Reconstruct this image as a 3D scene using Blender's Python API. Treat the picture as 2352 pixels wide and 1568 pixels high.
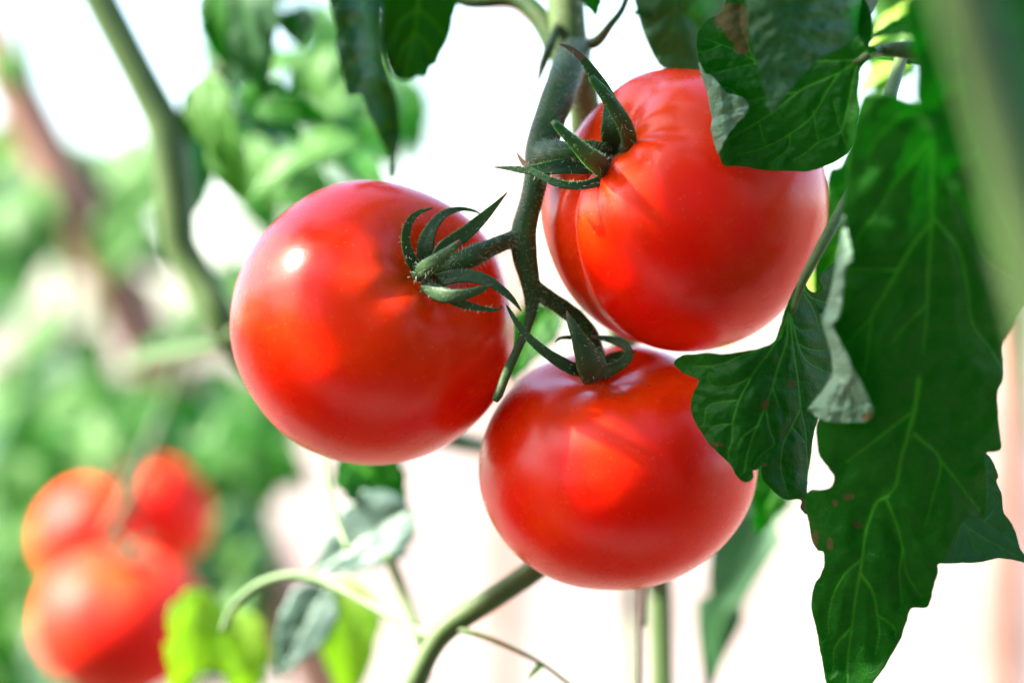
import bpy, bmesh, math, random
import numpy as np
from mathutils import Vector, Matrix, noise, geometry

random.seed(7); np.random.seed(7)
scene = bpy.context.scene
for o in list(bpy.data.objects):
    bpy.data.objects.remove(o)
COL = scene.collection

# ------------------------------------------------------------------ camera
H = 1.15                      # height of the truss above the ground
CAMD = 0.685                  # camera stands this far in front of the truss
LENS, SENS = 85.0, 36.0
cam = bpy.data.cameras.new('camera'); cam_o = bpy.data.objects.new('camera', cam); COL.objects.link(cam_o)
cam.lens = LENS; cam.sensor_width = SENS; cam.clip_start = 0.02; cam.clip_end = 2000
cam_o.location = (0, -CAMD, H); cam_o.rotation_euler = (math.radians(90), 0, 0)
cam.dof.use_dof = True; cam.dof.focus_distance = CAMD - 0.032; cam.dof.aperture_fstop = 4.5
scene.camera = cam_o

# ------------------------------------------------------------------ sky and sun
SUN_EL, SUN_AZ = 42.0, -96.0     # azimuth measured from +Y (camera direction) clockwise; negative = left
el, az = math.radians(SUN_EL), math.radians(SUN_AZ)
TOSUN = Vector((math.sin(az)*math.cos(el), math.cos(az)*math.cos(el), math.sin(el)))
world = bpy.data.worlds.new('World'); scene.world = world; world.use_nodes = True
nt = world.node_tree; nt.nodes.clear()
sky = nt.nodes.new('ShaderNodeTexSky'); sky.sky_type = 'NISHITA'; sky.sun_disc = False
sky.sun_elevation = el; sky.sun_rotation = az
sky.air_density = 1.0; sky.dust_density = 2.0; sky.ozone_density = 1.0
bg = nt.nodes.new('ShaderNodeBackground'); bg.inputs[1].default_value = 0.15
wo = nt.nodes.new('ShaderNodeOutputWorld')
nt.links.new(sky.outputs[0], bg.inputs[0]); nt.links.new(bg.outputs[0], wo.inputs[0])
sun = bpy.data.lights.new('sun', 'SUN'); sun.energy = 5.0; sun.angle = math.radians(1.8); sun.color = (1.0, 0.93, 0.82)
sun_o = bpy.data.objects.new('sun', sun); COL.objects.link(sun_o)
sun_o.rotation_euler = TOSUN.to_track_quat('Z', 'Y').to_euler(); sun_o.location = TOSUN*5

# ------------------------------------------------------------------ picture
vs = scene.view_settings
vs.view_transform = 'Standard'; vs.look = 'None'; vs.exposure = 2.5; vs.gamma = 1.0; vs.use_curve_mapping = False
cy = scene.cycles
cy.use_denoising = True
try: cy.denoiser = 'OPENIMAGEDENOISE'
except Exception: pass
cy.max_bounces = 8; cy.diffuse_bounces = 4; cy.glossy_bounces = 3; cy.transmission_bounces = 6
cy.sample_clamp_indirect = 8.0
cy.caustics_reflective = False; cy.caustics_refractive = False

# ------------------------------------------------------------------ helpers
W0 = 2352.0
K = SENS/LENS/W0
def P(x, y, Y=0.0):                       # a point of the place: where it stands across, up and at depth Y
    D = Y + CAMD
    return Vector(((x-1176.0)*K*D, Y, H + (784.0-y)*K*D))
def px(n, Y=0.0): return n*K*(Y+CAMD)     # a length
def crop(ox, oy, s): return lambda x, y: ((ox + x/s)/1.7415, (oy + y/s)/1.7415)
R1 = crop(800, 600, 1.12); R2 = crop(1900, 100, 1.12); R3 = crop(1800, 1200, 1.2064); R4 = crop(2700, 0, 1.568)
N1 = crop(1600, 750, 1.7422); N2 = crop(2600, 1050, 1.4933); N3 = crop(3096, 300, 1.307); N4 = crop(2900, 1500, 1.2734)
D0 = lambda x, y: (x, y)
def T(f, *pts): return [f(*p) for p in pts]

def catmull(pts, n, closed=False):
    """pts: list of tuples of any length; resampled to n points by arc length."""
    A = np.array(pts, float); m = len(A)
    if closed: Q = np.vstack([A[-1:], A, A[:2]]); segs = m
    else: Q = np.vstack([2*A[0]-A[1], A, 2*A[-1]-A[-2]]); segs = m-1
    out = []
    for i in range(segs):
        p0, p1, p2, p3 = Q[i:i+4]
        t = np.linspace(0, 1, 16, endpoint=False)[:, None]
        out.append(0.5*((2*p1) + (p2-p0)*t + (2*p0-5*p1+4*p2-p3)*t*t + (3*p1-p0-3*p2+p3)*t**3))
    out.append(A[:1] if closed else A[-1:])
    C = np.vstack(out)
    d = np.concatenate([[0], np.cumsum(np.linalg.norm(np.diff(C[:, :min(3, C.shape[1])], axis=0), axis=1))])
    s = np.linspace(0, d[-1], n+1 if closed else n)
    R = np.column_stack([np.interp(s, d, C[:, k]) for k in range(C.shape[1])])
    return R[:-1] if closed else R

ROOTLOC = {}
def link(name, me, parent=None, mats=(), smooth=True, **props):
    for m in mats: me.materials.append(m)
    o = bpy.data.objects.new(name, me); COL.objects.link(o)
    if parent is not None:
        o.parent = parent
        r = parent
        while r.parent is not None: r = r.parent
        loc = ROOTLOC.get(r.name)
        if loc is not None: me.transform(Matrix.Translation(-loc))
    if smooth:
        me.polygons.foreach_set('use_smooth', [True]*len(me.polygons))
    for k, v in props.items(): o[k] = v
    return o
def root(name, loc, label, category, group=None):
    o = bpy.data.objects.new(name, None); COL.objects.link(o)
    o.empty_display_size = 0.02; o.location = loc
    ROOTLOC[o.name] = Vector(loc)
    o['label'] = label; o['category'] = category
    if group: o['group'] = group
    return o
def pydata(verts, faces, attrs=None):
    me = bpy.data.meshes.new('mesh'); me.from_pydata([tuple(v) for v in verts], [], faces)
    for k, v in (attrs or {}).items():
        a = me.attributes.new(k, 'FLOAT', 'POINT'); a.data.foreach_set('value', np.asarray(v, np.float32))
    me.update(); return me

# ------------------------------------------------------------------ materials
def mat(name):
    m = bpy.data.materials.new(name); m.use_nodes = True
    m.node_tree.nodes.clear()
    return m, m.node_tree.nodes, m.node_tree.links
def N(nodes, t, **kw):
    n = nodes.new(t)
    for k, v in kw.items():
        if k in n.inputs: n.inputs[k].default_value = v
        else: setattr(n, k, v)
    return n
def ramp(nodes, stops):
    r = nodes.new('ShaderNodeValToRGB'); e = r.color_ramp.elements
    while len(e) < len(stops): e.new(0.5)
    for i, (p, c) in enumerate(stops):
        e[i].position = p; e[i].color = c if len(c) == 4 else (*c, 1)
    return r
def mixc(nodes, links, fac, a, b, blend='MIX'):
    n = nodes.new('ShaderNodeMix'); n.data_type = 'RGBA'; n.blend_type = blend
    for s, v in ((n.inputs[0], fac), (n.inputs[6], a), (n.inputs[7], b)):
        if hasattr(v, 'is_linked'): links.new(v, s)
        elif isinstance(v, (int, float)): s.default_value = v
        else: s.default_value = (*v, 1)
    return n.outputs[2]

def leaf_material(name, dark, light, vein, trans, tfac=0.42, rough=0.42, net=420.0, spec=0.4):
    m, ns, ls = mat(name)
    out = N(ns, 'ShaderNodeOutputMaterial')
    tc = N(ns, 'ShaderNodeTexCoord')
    nz = N(ns, 'ShaderNodeTexNoise', Scale=70.0, Detail=4.0, Roughness=0.6); ls.new(tc.outputs['Object'], nz.inputs['Vector'])
    base = mixc(ns, ls, ramp_fac(ns, ls, nz.outputs[0], 0.36, 0.66), dark, light)
    at = N(ns, 'ShaderNodeAttribute', attribute_name='vein')
    vo = N(ns, 'ShaderNodeTexVoronoi', Scale=net); vo.feature = 'DISTANCE_TO_EDGE'
    wz = N(ns, 'ShaderNodeTexNoise', Scale=150.0, Detail=2.0); ls.new(tc.outputs['Object'], wz.inputs['Vector'])
    wm = N(ns, 'ShaderNodeVectorMath', operation='MULTIPLY_ADD'); ls.new(wz.outputs['Color'], wm.inputs[0]); wm.inputs[1].default_value = (.006, .006, .006); ls.new(tc.outputs['Object'], wm.inputs[2])
    ls.new(wm.outputs[0], vo.inputs['Vector'])
    vr = ramp(ns, [(0.0, (1, 1, 1)), (0.07, (0, 0, 0))]); ls.new(vo.outputs[0], vr.inputs[0])
    vm = N(ns, 'ShaderNodeMath', operation='MULTIPLY'); ls.new(vr.outputs[0], vm.inputs[0]); vm.inputs[1].default_value = 0.14
    va = N(ns, 'ShaderNodeMath', operation='ADD', use_clamp=True); ls.new(vm.outputs[0], va.inputs[0]); ls.new(at.outputs['Fac'], va.inputs[1])
    col = mixc(ns, ls, va.outputs[0], base, vein)
    dd = N(ns, 'ShaderNodeAttribute', attribute_name='dead')
    col = mixc(ns, ls, dd.outputs['Fac'], col, (0.15, 0.125, 0.04))
    tcol = mixc(ns, ls, va.outputs[0], trans, tuple(min(1, c*1.35) for c in trans))
    tcol = mixc(ns, ls, dd.outputs['Fac'], tcol, (0.12, 0.10, 0.03))
    # relief of the vein net and the fine fuzz
    h1 = N(ns, 'ShaderNodeMath', operation='MULTIPLY_ADD'); ls.new(va.outputs[0], h1.inputs[0]); h1.inputs[1].default_value = -0.6
    fz = N(ns, 'ShaderNodeTexNoise', Scale=1400.0, Detail=2.0); ls.new(tc.outputs['Object'], fz.inputs['Vector']); 
    fm = N(ns, 'ShaderNodeMath', operation='MULTIPLY'); ls.new(fz.outputs[0], fm.inputs[0]); fm.inputs[1].default_value = 0.35
    ls.new(fm.outputs[0], h1.inputs[2])
    bp = N(ns, 'ShaderNodeBump', Strength=0.6, Distance=0.0009); ls.new(h1.outputs[0], bp.inputs['Height'])
    pb = N(ns, 'ShaderNodeBsdfPrincipled'); ls.new(col, pb.inputs['Base Color'])
    pb.inputs['Roughness'].default_value = rough; pb.inputs['Specular IOR Level'].default_value = spec
    pb.inputs['Sheen Weight'].default_value = 0.02; pb.inputs['Sheen Roughness'].default_value = 0.4
    ls.new(bp.outputs[0], pb.inputs['Normal'])
    tr = N(ns, 'ShaderNodeBsdfTranslucent'); ls.new(tcol, tr.inputs[0]); ls.new(bp.outputs[0], tr.inputs['Normal'])
    mx = N(ns, 'ShaderNodeMixShader'); mx.inputs[0].default_value = tfac
    ls.new(pb.outputs[0], mx.inputs[1]); ls.new(tr.outputs[0], mx.inputs[2]); ls.new(mx.outputs[0], out.inputs[0])
    return m
def ramp_fac(ns, ls, sock, lo, hi):
    r = N(ns, 'ShaderNodeMapRange'); r.inputs[1].default_value = lo; r.inputs[2].default_value = hi
    ls.new(sock, r.inputs[0]); return r.outputs[0]

M_LEAF   = leaf_material('leaf_green', (0.005, 0.048, 0.003), (0.009, 0.064, 0.005), (0.085, 0.32, 0.026), (0.012, 0.50, 0.004), tfac=0.46, spec=0.16, rough=0.48)
M_LEAFG  = leaf_material('leaf_grey_green', (0.030, 0.095, 0.040), (0.045, 0.125, 0.058), (0.08, 0.20, 0.07), (0.03, 0.38, 0.03), rough=0.5, spec=0.3)
M_UNDER  = leaf_material('leaf_underside', (0.14, 0.27, 0.165), (0.22, 0.35, 0.24), (0.34, 0.47, 0.35), (0.10, 0.45, 0.10), tfac=0.25, rough=0.6, spec=0.3)
M_YELLOW = leaf_material('leaf_yellow_green', (0.13, 0.30, 0.02), (0.34, 0.46, 0.05), (0.34, 0.44, 0.12), (0.52, 0.80, 0.06), tfac=0.5)
M_BLUE = leaf_material('leaf_blue_green', (0.08, 0.16, 0.125), (0.14, 0.22, 0.19), (0.20, 0.32, 0.22), (0.08, 0.40, 0.12), tfac=0.3, rough=0.38, spec=0.6)
M_BGLEAF = leaf_material('leaf_sunlit_green', (0.035, 0.145, 0.015), (0.075, 0.20, 0.025), (0.12, 0.26, 0.06), (0.18, 0.55, 0.03), rough=0.5)

def stem_material(name, a, b, c, rough=0.55, fuzz=0.10):
    m, ns, ls = mat(name); out = N(ns, 'ShaderNodeOutputMaterial')
    tc = N(ns, 'ShaderNodeTexCoord')
    n1 = N(ns, 'ShaderNodeTexNoise', Scale=55.0, Detail=5.0, Roughness=0.65); ls.new(tc.outputs['Object'], n1.inputs['Vector'])
    r1 = ramp(ns, [(0.32, a), (0.52, b), (0.72, c)]); ls.new(n1.outputs[0], r1.inputs[0])
    v = N(ns, 'ShaderNodeTexVoronoi', Scale=1100.0); ls.new(tc.outputs['Object'], v.inputs['Vector'])
    vr = ramp(ns, [(0.10, (1, 1, 1)), (0.30, (0, 0, 0))]); ls.new(v.outputs['Distance'], vr.inputs[0])
    vm = N(ns, 'ShaderNodeMath', operation='MULTIPLY'); ls.new(vr.outputs[0], vm.inputs[0]); vm.inputs[1].default_value = 0.12
    col = mixc(ns, ls, vm.outputs[0], r1.outputs[0], (0.16, 0.24, 0.13))
    n2 = N(ns, 'ShaderNodeTexNoise', Scale=900.0, Detail=3.0); ls.new(tc.outputs['Object'], n2.inputs['Vector'])
    bp = N(ns, 'ShaderNodeBump', Strength=0.45, Distance=0.0006); ls.new(n2.outputs[0], bp.inputs['Height'])
    pb = N(ns, 'ShaderNodeBsdfPrincipled'); ls.new(col, pb.inputs['Base Color']); ls.new(bp.outputs[0], pb.inputs['Normal'])
    pb.inputs['Roughness'].default_value = rough
    pb.inputs['Specular IOR Level'].default_value = 0.3; pb.inputs['Sheen Weight'].default_value = fuzz*0.5; pb.inputs['Sheen Roughness'].default_value = 0.35; pb.inputs['Sheen Tint'].default_value = (0.75, 0.9, 0.7, 1)
    pb.inputs['Subsurface Weight'].default_value = 0.15; pb.inputs['Subsurface Radius'].default_value = (0.3, 1.0, 0.15); pb.inputs['Subsurface Scale'].default_value = 0.002
    ls.new(pb.outputs[0], out.inputs[0]); return m
M_STEM  = stem_material('stem_green', (0.012, 0.042, 0.008), (0.024, 0.068, 0.012), (0.085, 0.085, 0.026))
M_STEMO = stem_material('stem_olive', (0.045, 0.085, 0.022), (0.065, 0.115, 0.032), (0.085, 0.13, 0.04))
M_STEMP = stem_material('stem_pale_green', (0.09, 0.16, 0.06), (0.14, 0.22, 0.09), (0.18, 0.26, 0.12))
M_SEPAL = stem_material('sepal_green', (0.012, 0.040, 0.012), (0.022, 0.060, 0.018), (0.045, 0.085, 0.026), rough=0.55)
def plain(name, colr, rough=0.7):
    m, ns, ls = mat(name); out = N(ns, 'ShaderNodeOutputMaterial'); pb = N(ns, 'ShaderNodeBsdfPrincipled')
    pb.inputs['Base Color'].default_value = (*colr, 1); pb.inputs['Roughness'].default_value = rough
    ls.new(pb.outputs[0], out.inputs[0]); return m
M_HAIR = plain('plant_hair', (0.62, 0.68, 0.55), 0.4)
M_TIP  = plain('dry_tip', (0.10, 0.055, 0.03), 0.7)

def tomato_material(name, rl=0.23, rh=0.31, a=(0.86, 0.004, 0.0004), b=(0.90, 0.032, 0.0005)):
    m, ns, ls = mat(name); out = N(ns, 'ShaderNodeOutputMaterial')
    tc = N(ns, 'ShaderNodeTexCoord')
    n1 = N(ns, 'ShaderNodeTexNoise', Scale=28.0, Detail=4.0, Roughness=0.55); ls.new(tc.outputs['Object'], n1.inputs['Vector'])
    col = mixc(ns, ls, ramp_fac(ns, ls, n1.outputs[0], 0.38, 0.68), a, b)
    pole = N(ns, 'ShaderNodeAttribute', attribute_name='pole')          # ripening: paler, yellower flesh at the blossom end
    n3 = N(ns, 'ShaderNodeTexNoise', Scale=60.0, Detail=3.0); ls.new(tc.outputs['Object'], n3.inputs['Vector'])
    pm = N(ns, 'ShaderNodeMath', operation='MULTIPLY'); ls.new(pole.outputs['Fac'], pm.inputs[0]); ls.new(n3.outputs[0], pm.inputs[1])
    col = mixc(ns, ls, pm.outputs[0], col, (0.72, 0.16, 0.02))
    shd = N(ns, 'ShaderNodeAttribute', attribute_name='shoulder')        # ripening: more orange round the stem
    sm_ = N(ns, 'ShaderNodeMath', operation='MULTIPLY'); ls.new(shd.outputs['Fac'], sm_.inputs[0]); ls.new(n3.outputs[0], sm_.inputs[1])
    col = mixc(ns, ls, sm_.outputs[0], col, (0.82, 0.085, 0.002))
    v = N(ns, 'ShaderNodeTexVoronoi', Scale=430.0, Randomness=1.0); ls.new(tc.outputs['Object'], v.inputs['Vector'])
    vr = ramp(ns, [(0.06, (1, 1, 1)), (0.22, (0, 0, 0))]); ls.new(v.outputs['Distance'], vr.inputs[0])
    vc = N(ns, 'ShaderNodeSeparateColor'); ls.new(v.outputs['Color'], vc.inputs[0])
    th = N(ns, 'ShaderNodeMath', operation='GREATER_THAN'); ls.new(vc.outputs[0], th.inputs[0]); th.inputs[1].default_value = 0.4
    vm = N(ns, 'ShaderNodeMath', operation='MULTIPLY'); ls.new(vr.outputs[0], vm.inputs[0]); ls.new(th.outputs[0], vm.inputs[1])
    vm2 = N(ns, 'ShaderNodeMath', operation='MULTIPLY'); ls.new(vm.outputs[0], vm2.inputs[0]); vm2.inputs[1].default_value = 0.24
    col = mixc(ns, ls, vm2.outputs[0], col, (0.80, 0.22, 0.03))
    n2 = N(ns, 'ShaderNodeTexNoise', Scale=420.0, Detail=3.0, Roughness=0.6); ls.new(tc.outputs['Object'], n2.inputs['Vector'])
    bp = N(ns, 'ShaderNodeBump', Strength=0.10, Distance=0.0006); ls.new(n2.outputs[0], bp.inputs['Height'])
    rn = N(ns, 'ShaderNodeTexNoise', Scale=40.0, Detail=5.0, Roughness=0.7); ls.new(tc.outputs['Object'], rn.inputs['Vector'])
    rr = N(ns, 'ShaderNodeMapRange'); ls.new(rn.outputs[0], rr.inputs[0])
    rr.inputs[1].default_value = 0.3; rr.inputs[2].default_value = 0.7; rr.inputs[3].default_value = rl; rr.inputs[4].default_value = rh
    pb = N(ns, 'ShaderNodeBsdfPrincipled'); ls.new(col, pb.inputs['Base Color']); ls.new(bp.outputs[0], pb.inputs['Normal'])
    ls.new(rr.outputs[0], pb.inputs['Roughness'])
    pb.inputs['Specular IOR Level'].default_value = 0.25
    pb.inputs['Subsurface Weight'].default_value = 0.35; pb.inputs['Subsurface Radius'].default_value = (1.0, 0.16, 0.05); pb.inputs['Subsurface Scale'].default_value = 0.006
    ls.new(pb.outputs[0], out.inputs[0]); return m
M_TOM = tomato_material('tomato_skin')
M_TOMD = tomato_material('dusty_tomato_skin', 0.52, 0.6)

def wood_material():
    m, ns, ls = mat('weathered_wood'); out = N(ns, 'ShaderNodeOutputMaterial')
    tc = N(ns, 'ShaderNodeTexCoord'); mp = N(ns, 'ShaderNodeMapping'); mp.inputs['Scale'].default_value = (60, 60, 6)
    ls.new(tc.outputs['Object'], mp.inputs[0])
    n = N(ns, 'ShaderNodeTexNoise', Scale=1.0, Detail=6.0); ls.new(mp.outputs[0], n.inputs['Vector'])
    r = ramp(ns, [(0.3, (0.16, 0.07, 0.045)), (0.7, (0.34, 0.17, 0.12))]); ls.new(n.outputs[0], r.inputs[0])
    bp = N(ns, 'ShaderNodeBump', Strength=0.6, Distance=0.002); ls.new(n.outputs[0], bp.inputs['Height'])
    pb = N(ns, 'ShaderNodeBsdfPrincipled', Roughness=0.8); ls.new(r.outputs[0], pb.inputs['Base Color']); ls.new(bp.outputs[0], pb.inputs['Normal'])
    ls.new(pb.outputs[0], out.inputs[0]); return m
M_WOOD = wood_material()
def ground_material():
    m, ns, ls = mat('dry_soil'); out = N(ns, 'ShaderNodeOutputMaterial')
    tc = N(ns, 'ShaderNodeTexCoord')
    n = N(ns, 'ShaderNodeTexNoise', Scale=0.22, Detail=8.0, Roughness=0.6); ls.new(tc.outputs['Object'], n.inputs['Vector'])
    r = ramp(ns, [(0.36, (0.105, 0.062, 0.050)), (0.48, (0.175, 0.128, 0.106)), (0.62, (0.27, 0.225, 0.19))]); ls.new(n.outputs[0], r.inputs[0])
    n2 = N(ns, 'ShaderNodeTexNoise', Scale=25.0, Detail=8.0); ls.new(tc.outputs['Object'], n2.inputs['Vector'])
    bp = N(ns, 'ShaderNodeBump', Strength=0.6, Distance=0.03); ls.new(n2.outputs[0], bp.inputs['Height'])
    pb = N(ns, 'ShaderNodeBsdfPrincipled', Roughness=0.95); ls.new(r.outputs[0], pb.inputs['Base Color']); ls.new(bp.outputs[0], pb.inputs['Normal'])
    ls.new(pb.outputs[0], out.inputs[0]); return m

# ------------------------------------------------------------------ the ground
def build_ground():
    n = 60; V = []; F = []
    xs = [math.copysign(abs(t)**3*600, t) for t in np.linspace(-1, 1, n)]
    for y in xs:
        for x in xs:
            V.append((x, y, 0.012*noise.noise(Vector((x*1.3, y*1.3, 0)))))
    for j in range(n-1):
        for i in range(n-1):
            F.append((j*n+i, j*n+i+1, (j+1)*n+i+1, (j+1)*n+i))
    link('ground', pydata(V, F), None, [ground_material()], kind='structure')
build_ground()
def added_soil_material():
    m, ns, ls = mat('added_dark_soil'); out = N(ns, 'ShaderNodeOutputMaterial')
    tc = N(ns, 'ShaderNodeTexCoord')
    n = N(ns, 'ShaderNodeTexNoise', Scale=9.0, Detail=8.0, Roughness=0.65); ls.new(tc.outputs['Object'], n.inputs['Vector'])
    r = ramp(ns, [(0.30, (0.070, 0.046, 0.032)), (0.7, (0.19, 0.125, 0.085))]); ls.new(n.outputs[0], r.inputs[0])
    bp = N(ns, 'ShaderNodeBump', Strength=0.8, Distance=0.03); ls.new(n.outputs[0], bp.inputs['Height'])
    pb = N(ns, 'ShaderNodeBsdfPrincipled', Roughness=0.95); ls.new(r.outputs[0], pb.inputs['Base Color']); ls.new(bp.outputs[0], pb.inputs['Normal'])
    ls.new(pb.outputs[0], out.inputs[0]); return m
def build_dark_ground():  # unseen dark ground sheet, added to darken what the fruit reflects
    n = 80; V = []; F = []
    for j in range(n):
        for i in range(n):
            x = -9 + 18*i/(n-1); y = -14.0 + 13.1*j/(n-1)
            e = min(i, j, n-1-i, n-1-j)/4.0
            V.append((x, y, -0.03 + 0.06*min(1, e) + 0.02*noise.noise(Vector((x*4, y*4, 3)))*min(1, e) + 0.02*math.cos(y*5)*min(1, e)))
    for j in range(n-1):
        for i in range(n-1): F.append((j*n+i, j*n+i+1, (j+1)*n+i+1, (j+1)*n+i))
    link('added_dark_ground', pydata(V, F), None, [added_soil_material()], kind='structure')
build_dark_ground()

# ------------------------------------------------------------------ builders
def frames(pts):
    """tangent and two normals along a polyline, carried without twist"""
    Tn = np.gradient(pts, axis=0); Tn /= np.linalg.norm(Tn, axis=1)[:, None] + 1e-12
    n = np.cross(Tn[0], (0.13, -1, 0.21)); n /= np.linalg.norm(n)
    out = []
    for t in Tn:
        n = n - t*np.dot(n, t); n /= np.linalg.norm(n) + 1e-12
        out.append((t, n.copy(), np.cross(t, n)))
    return out
def tube_data(path, n=40, seg=14, bump=0.04, seed=0, ribs=0.0):
    """path: (point, radius) list -> verts, faces"""
    A = catmull([(*p, r) for p, r in path], n)
    fr = frames(A[:, :3]); V = []; F = []
    for i, (t, a, b) in enumerate(fr):
        for j in range(seg):
            th = 2*math.pi*j/seg
            r = A[i, 3]*(1 + bump*noise.noise(Vector((i*0.23+seed*9.1, math.cos(th)*1.2, math.sin(th)*1.2))) + ribs*math.cos(5*th))
            V.append(A[i, :3] + (a*math.cos(th) + b*math.sin(th))*r)
    for i in range(n-1):
        for j in range(seg):
            k = (j+1) % seg
            F.append((i*seg+j, i*seg+k, (i+1)*seg+k, (i+1)*seg+j))
    F.append(tuple(range(seg-1, -1, -1))); F.append(tuple((n-1)*seg+j for j in range(seg)))
    return V, F, A
def tube(name, path, parent, m, n=40, seg=14, bump=0.04, seed=0, ribs=0.0, **props):
    V, F, A = tube_data(path, n, seg, bump, seed, ribs)
    return link(name, pydata(V, F), parent, [m], **props)
def pathpx(pts):
    """(x, y, Y, width across) -> (point, radius)"""
    return [(P(x, y, Y), px(w, Y)/2) for x, y, Y, w in pts]

def hairs(name, paths, per_m, length, parent, seed=1, keep=None):
    rnd = random.Random(seed); V = []; F = []
    for path in paths:
        A = catmull([(*p, r) for p, r in path], 80); fr = frames(A[:, :3])
        L = np.sum(np.linalg.norm(np.diff(A[:, :3], axis=0), axis=1))
        for _ in range(int(L*per_m)):
            i = rnd.randrange(2, 78); t, a, b = fr[i]; th = rnd.uniform(0, 2*math.pi)
            d = a*math.cos(th) + b*math.sin(th)
            c = A[i, :3] + t*rnd.uniform(-.5, .5)*L/80 + d*A[i, 3]*0.92
            dd = d + t*rnd.uniform(-.7, .7) + np.cross(t, d)*rnd.uniform(-.5, .5); dd /= np.linalg.norm(dd)
            ln = length*rnd.uniform(0.35, 1.0); r = 0.000035
            s1 = np.cross(dd, t); s1 /= np.linalg.norm(s1)+1e-9; s2 = np.cross(dd, s1)
            mid = c + dd*ln*0.6 + s1*ln*rnd.uniform(-.12, .12); tip = c + dd*ln + s1*ln*rnd.uniform(-.3, .3) - np.array((0, 0, ln*0.12))
            k = len(V)
            for ctr, rr in ((c, r), (mid, r*0.7)):
                for q in range(3):
                    an = q*2.094; V.append(ctr + (s1*math.cos(an)+s2*math.sin(an))*rr)
            V.append(tip)
            for q in range(3):
                q2 = (q+1) % 3
                F.append((k+q, k+q2, k+3+q2, k+3+q)); F.append((k+3+q, k+3+q2, k+6))
    return link(name, pydata(V, F), parent, [M_HAIR], kind='stuff')

# ---- tomatoes
class Tom: pass
def tomato_shape(c, R, axis, kz=0.87, furrows=(), dimple=0.24, dw=0.42, lobes=(), seed=0, nu=200, nv=130, blossom=0.05, amp=0.012):
    """c centre, R equatorial radius, axis towards the stem"""
    t = Tom(); t.c = Vector(c); t.R = R; t.axis = Vector(axis).normalized(); t.kz = kz
    q = Vector((0, 0, 1)).rotation_difference(t.axis); t.q = q
    t.pole = t.c + t.axis*R*kz*(1-dimple)
    def az_of(x, y):                                 # azimuth round the fruit of a place seen on its face
        o = cam_o.location; d = (P(x, y, 0)-o).normalized()
        oc = o - t.c; b = oc.dot(d); disc = b*b - (oc.dot(oc) - (R*0.97)**2)
        s = -b - math.sqrt(max(disc, 0)); p = q.inverted() @ (o + d*s - t.c)
        return math.atan2(p.y, p.x), math.acos(max(-1, min(1, p.normalized().z)))
    fur = [(az_of(x, y)[0], dep, w, ext) for x, y, dep, w, ext in furrows]
    V = []; pole = []; shoulder = []
    for i in range(nv+1):
        th = math.pi*i/nv
        for j in range(nu):
            ph = 2*math.pi*j/nu
            r = 1 - dimple*math.exp(-(th/dw)**2) - blossom*math.exp(-((math.pi-th)/0.35)**2)
            sh = math.exp(-((th-0.55)/0.75)**2)
            for n_, a_, p_ in lobes: r += a_*math.cos(n_*ph+p_)*(0.25*math.sin(th) + 0.75*sh*math.sin(min(th*1.6, math.pi/2)))
            for a_, dep, w, ext in fur:
                d = (ph-a_+math.pi) % (2*math.pi) - math.pi
                r -= dep*math.exp(-(d/w)**2)*math.exp(-(max(0, th-0.5)/ext)**2)*min(1, th/0.25)
            dirv = Vector((math.sin(th)*math.cos(ph), math.sin(th)*math.sin(ph), math.cos(th)))
            r += amp*noise.noise(dirv*1.7 + Vector((seed*3.1, 0, 0)))
            p = Vector((dirv.x, dirv.y, dirv.z*kz))*R*r
            V.append(q @ p + t.c)
            shoulder.append(0.9*math.exp(-(th/0.75)**2))
            pole.append(math.exp(-((math.pi-th)/0.8)**2))
    F = []
    for i in range(nv):
        for j in range(nu):
            k = (j+1) % nu
            F.append((i*nu+j, (i+1)*nu+j, (i+1)*nu+k, i*nu+k))
    me = pydata(V, F, {'pole': pole, 'shoulder': shoulder})
    bm = bmesh.new(); bm.from_mesh(me); bmesh.ops.remove_doubles(bm, verts=bm.verts, dist=1e-6)
    bmesh.ops.recalc_face_normals(bm, faces=bm.faces); bm.to_mesh(me); bm.free()
    t.me = me
    return t
def surfY(t, x, y):
    """how far off the fruit's face is at this place, or None beside it"""
    o = cam_o.location; d = (P(x, y, 0)-o).normalized(); oc = o - t.c; b = oc.dot(d)
    disc = b*b - (oc.dot(oc) - (t.R*0.98)**2)
    return None if disc < 0 else (o + d*(-b-math.sqrt(disc))).y

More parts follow.
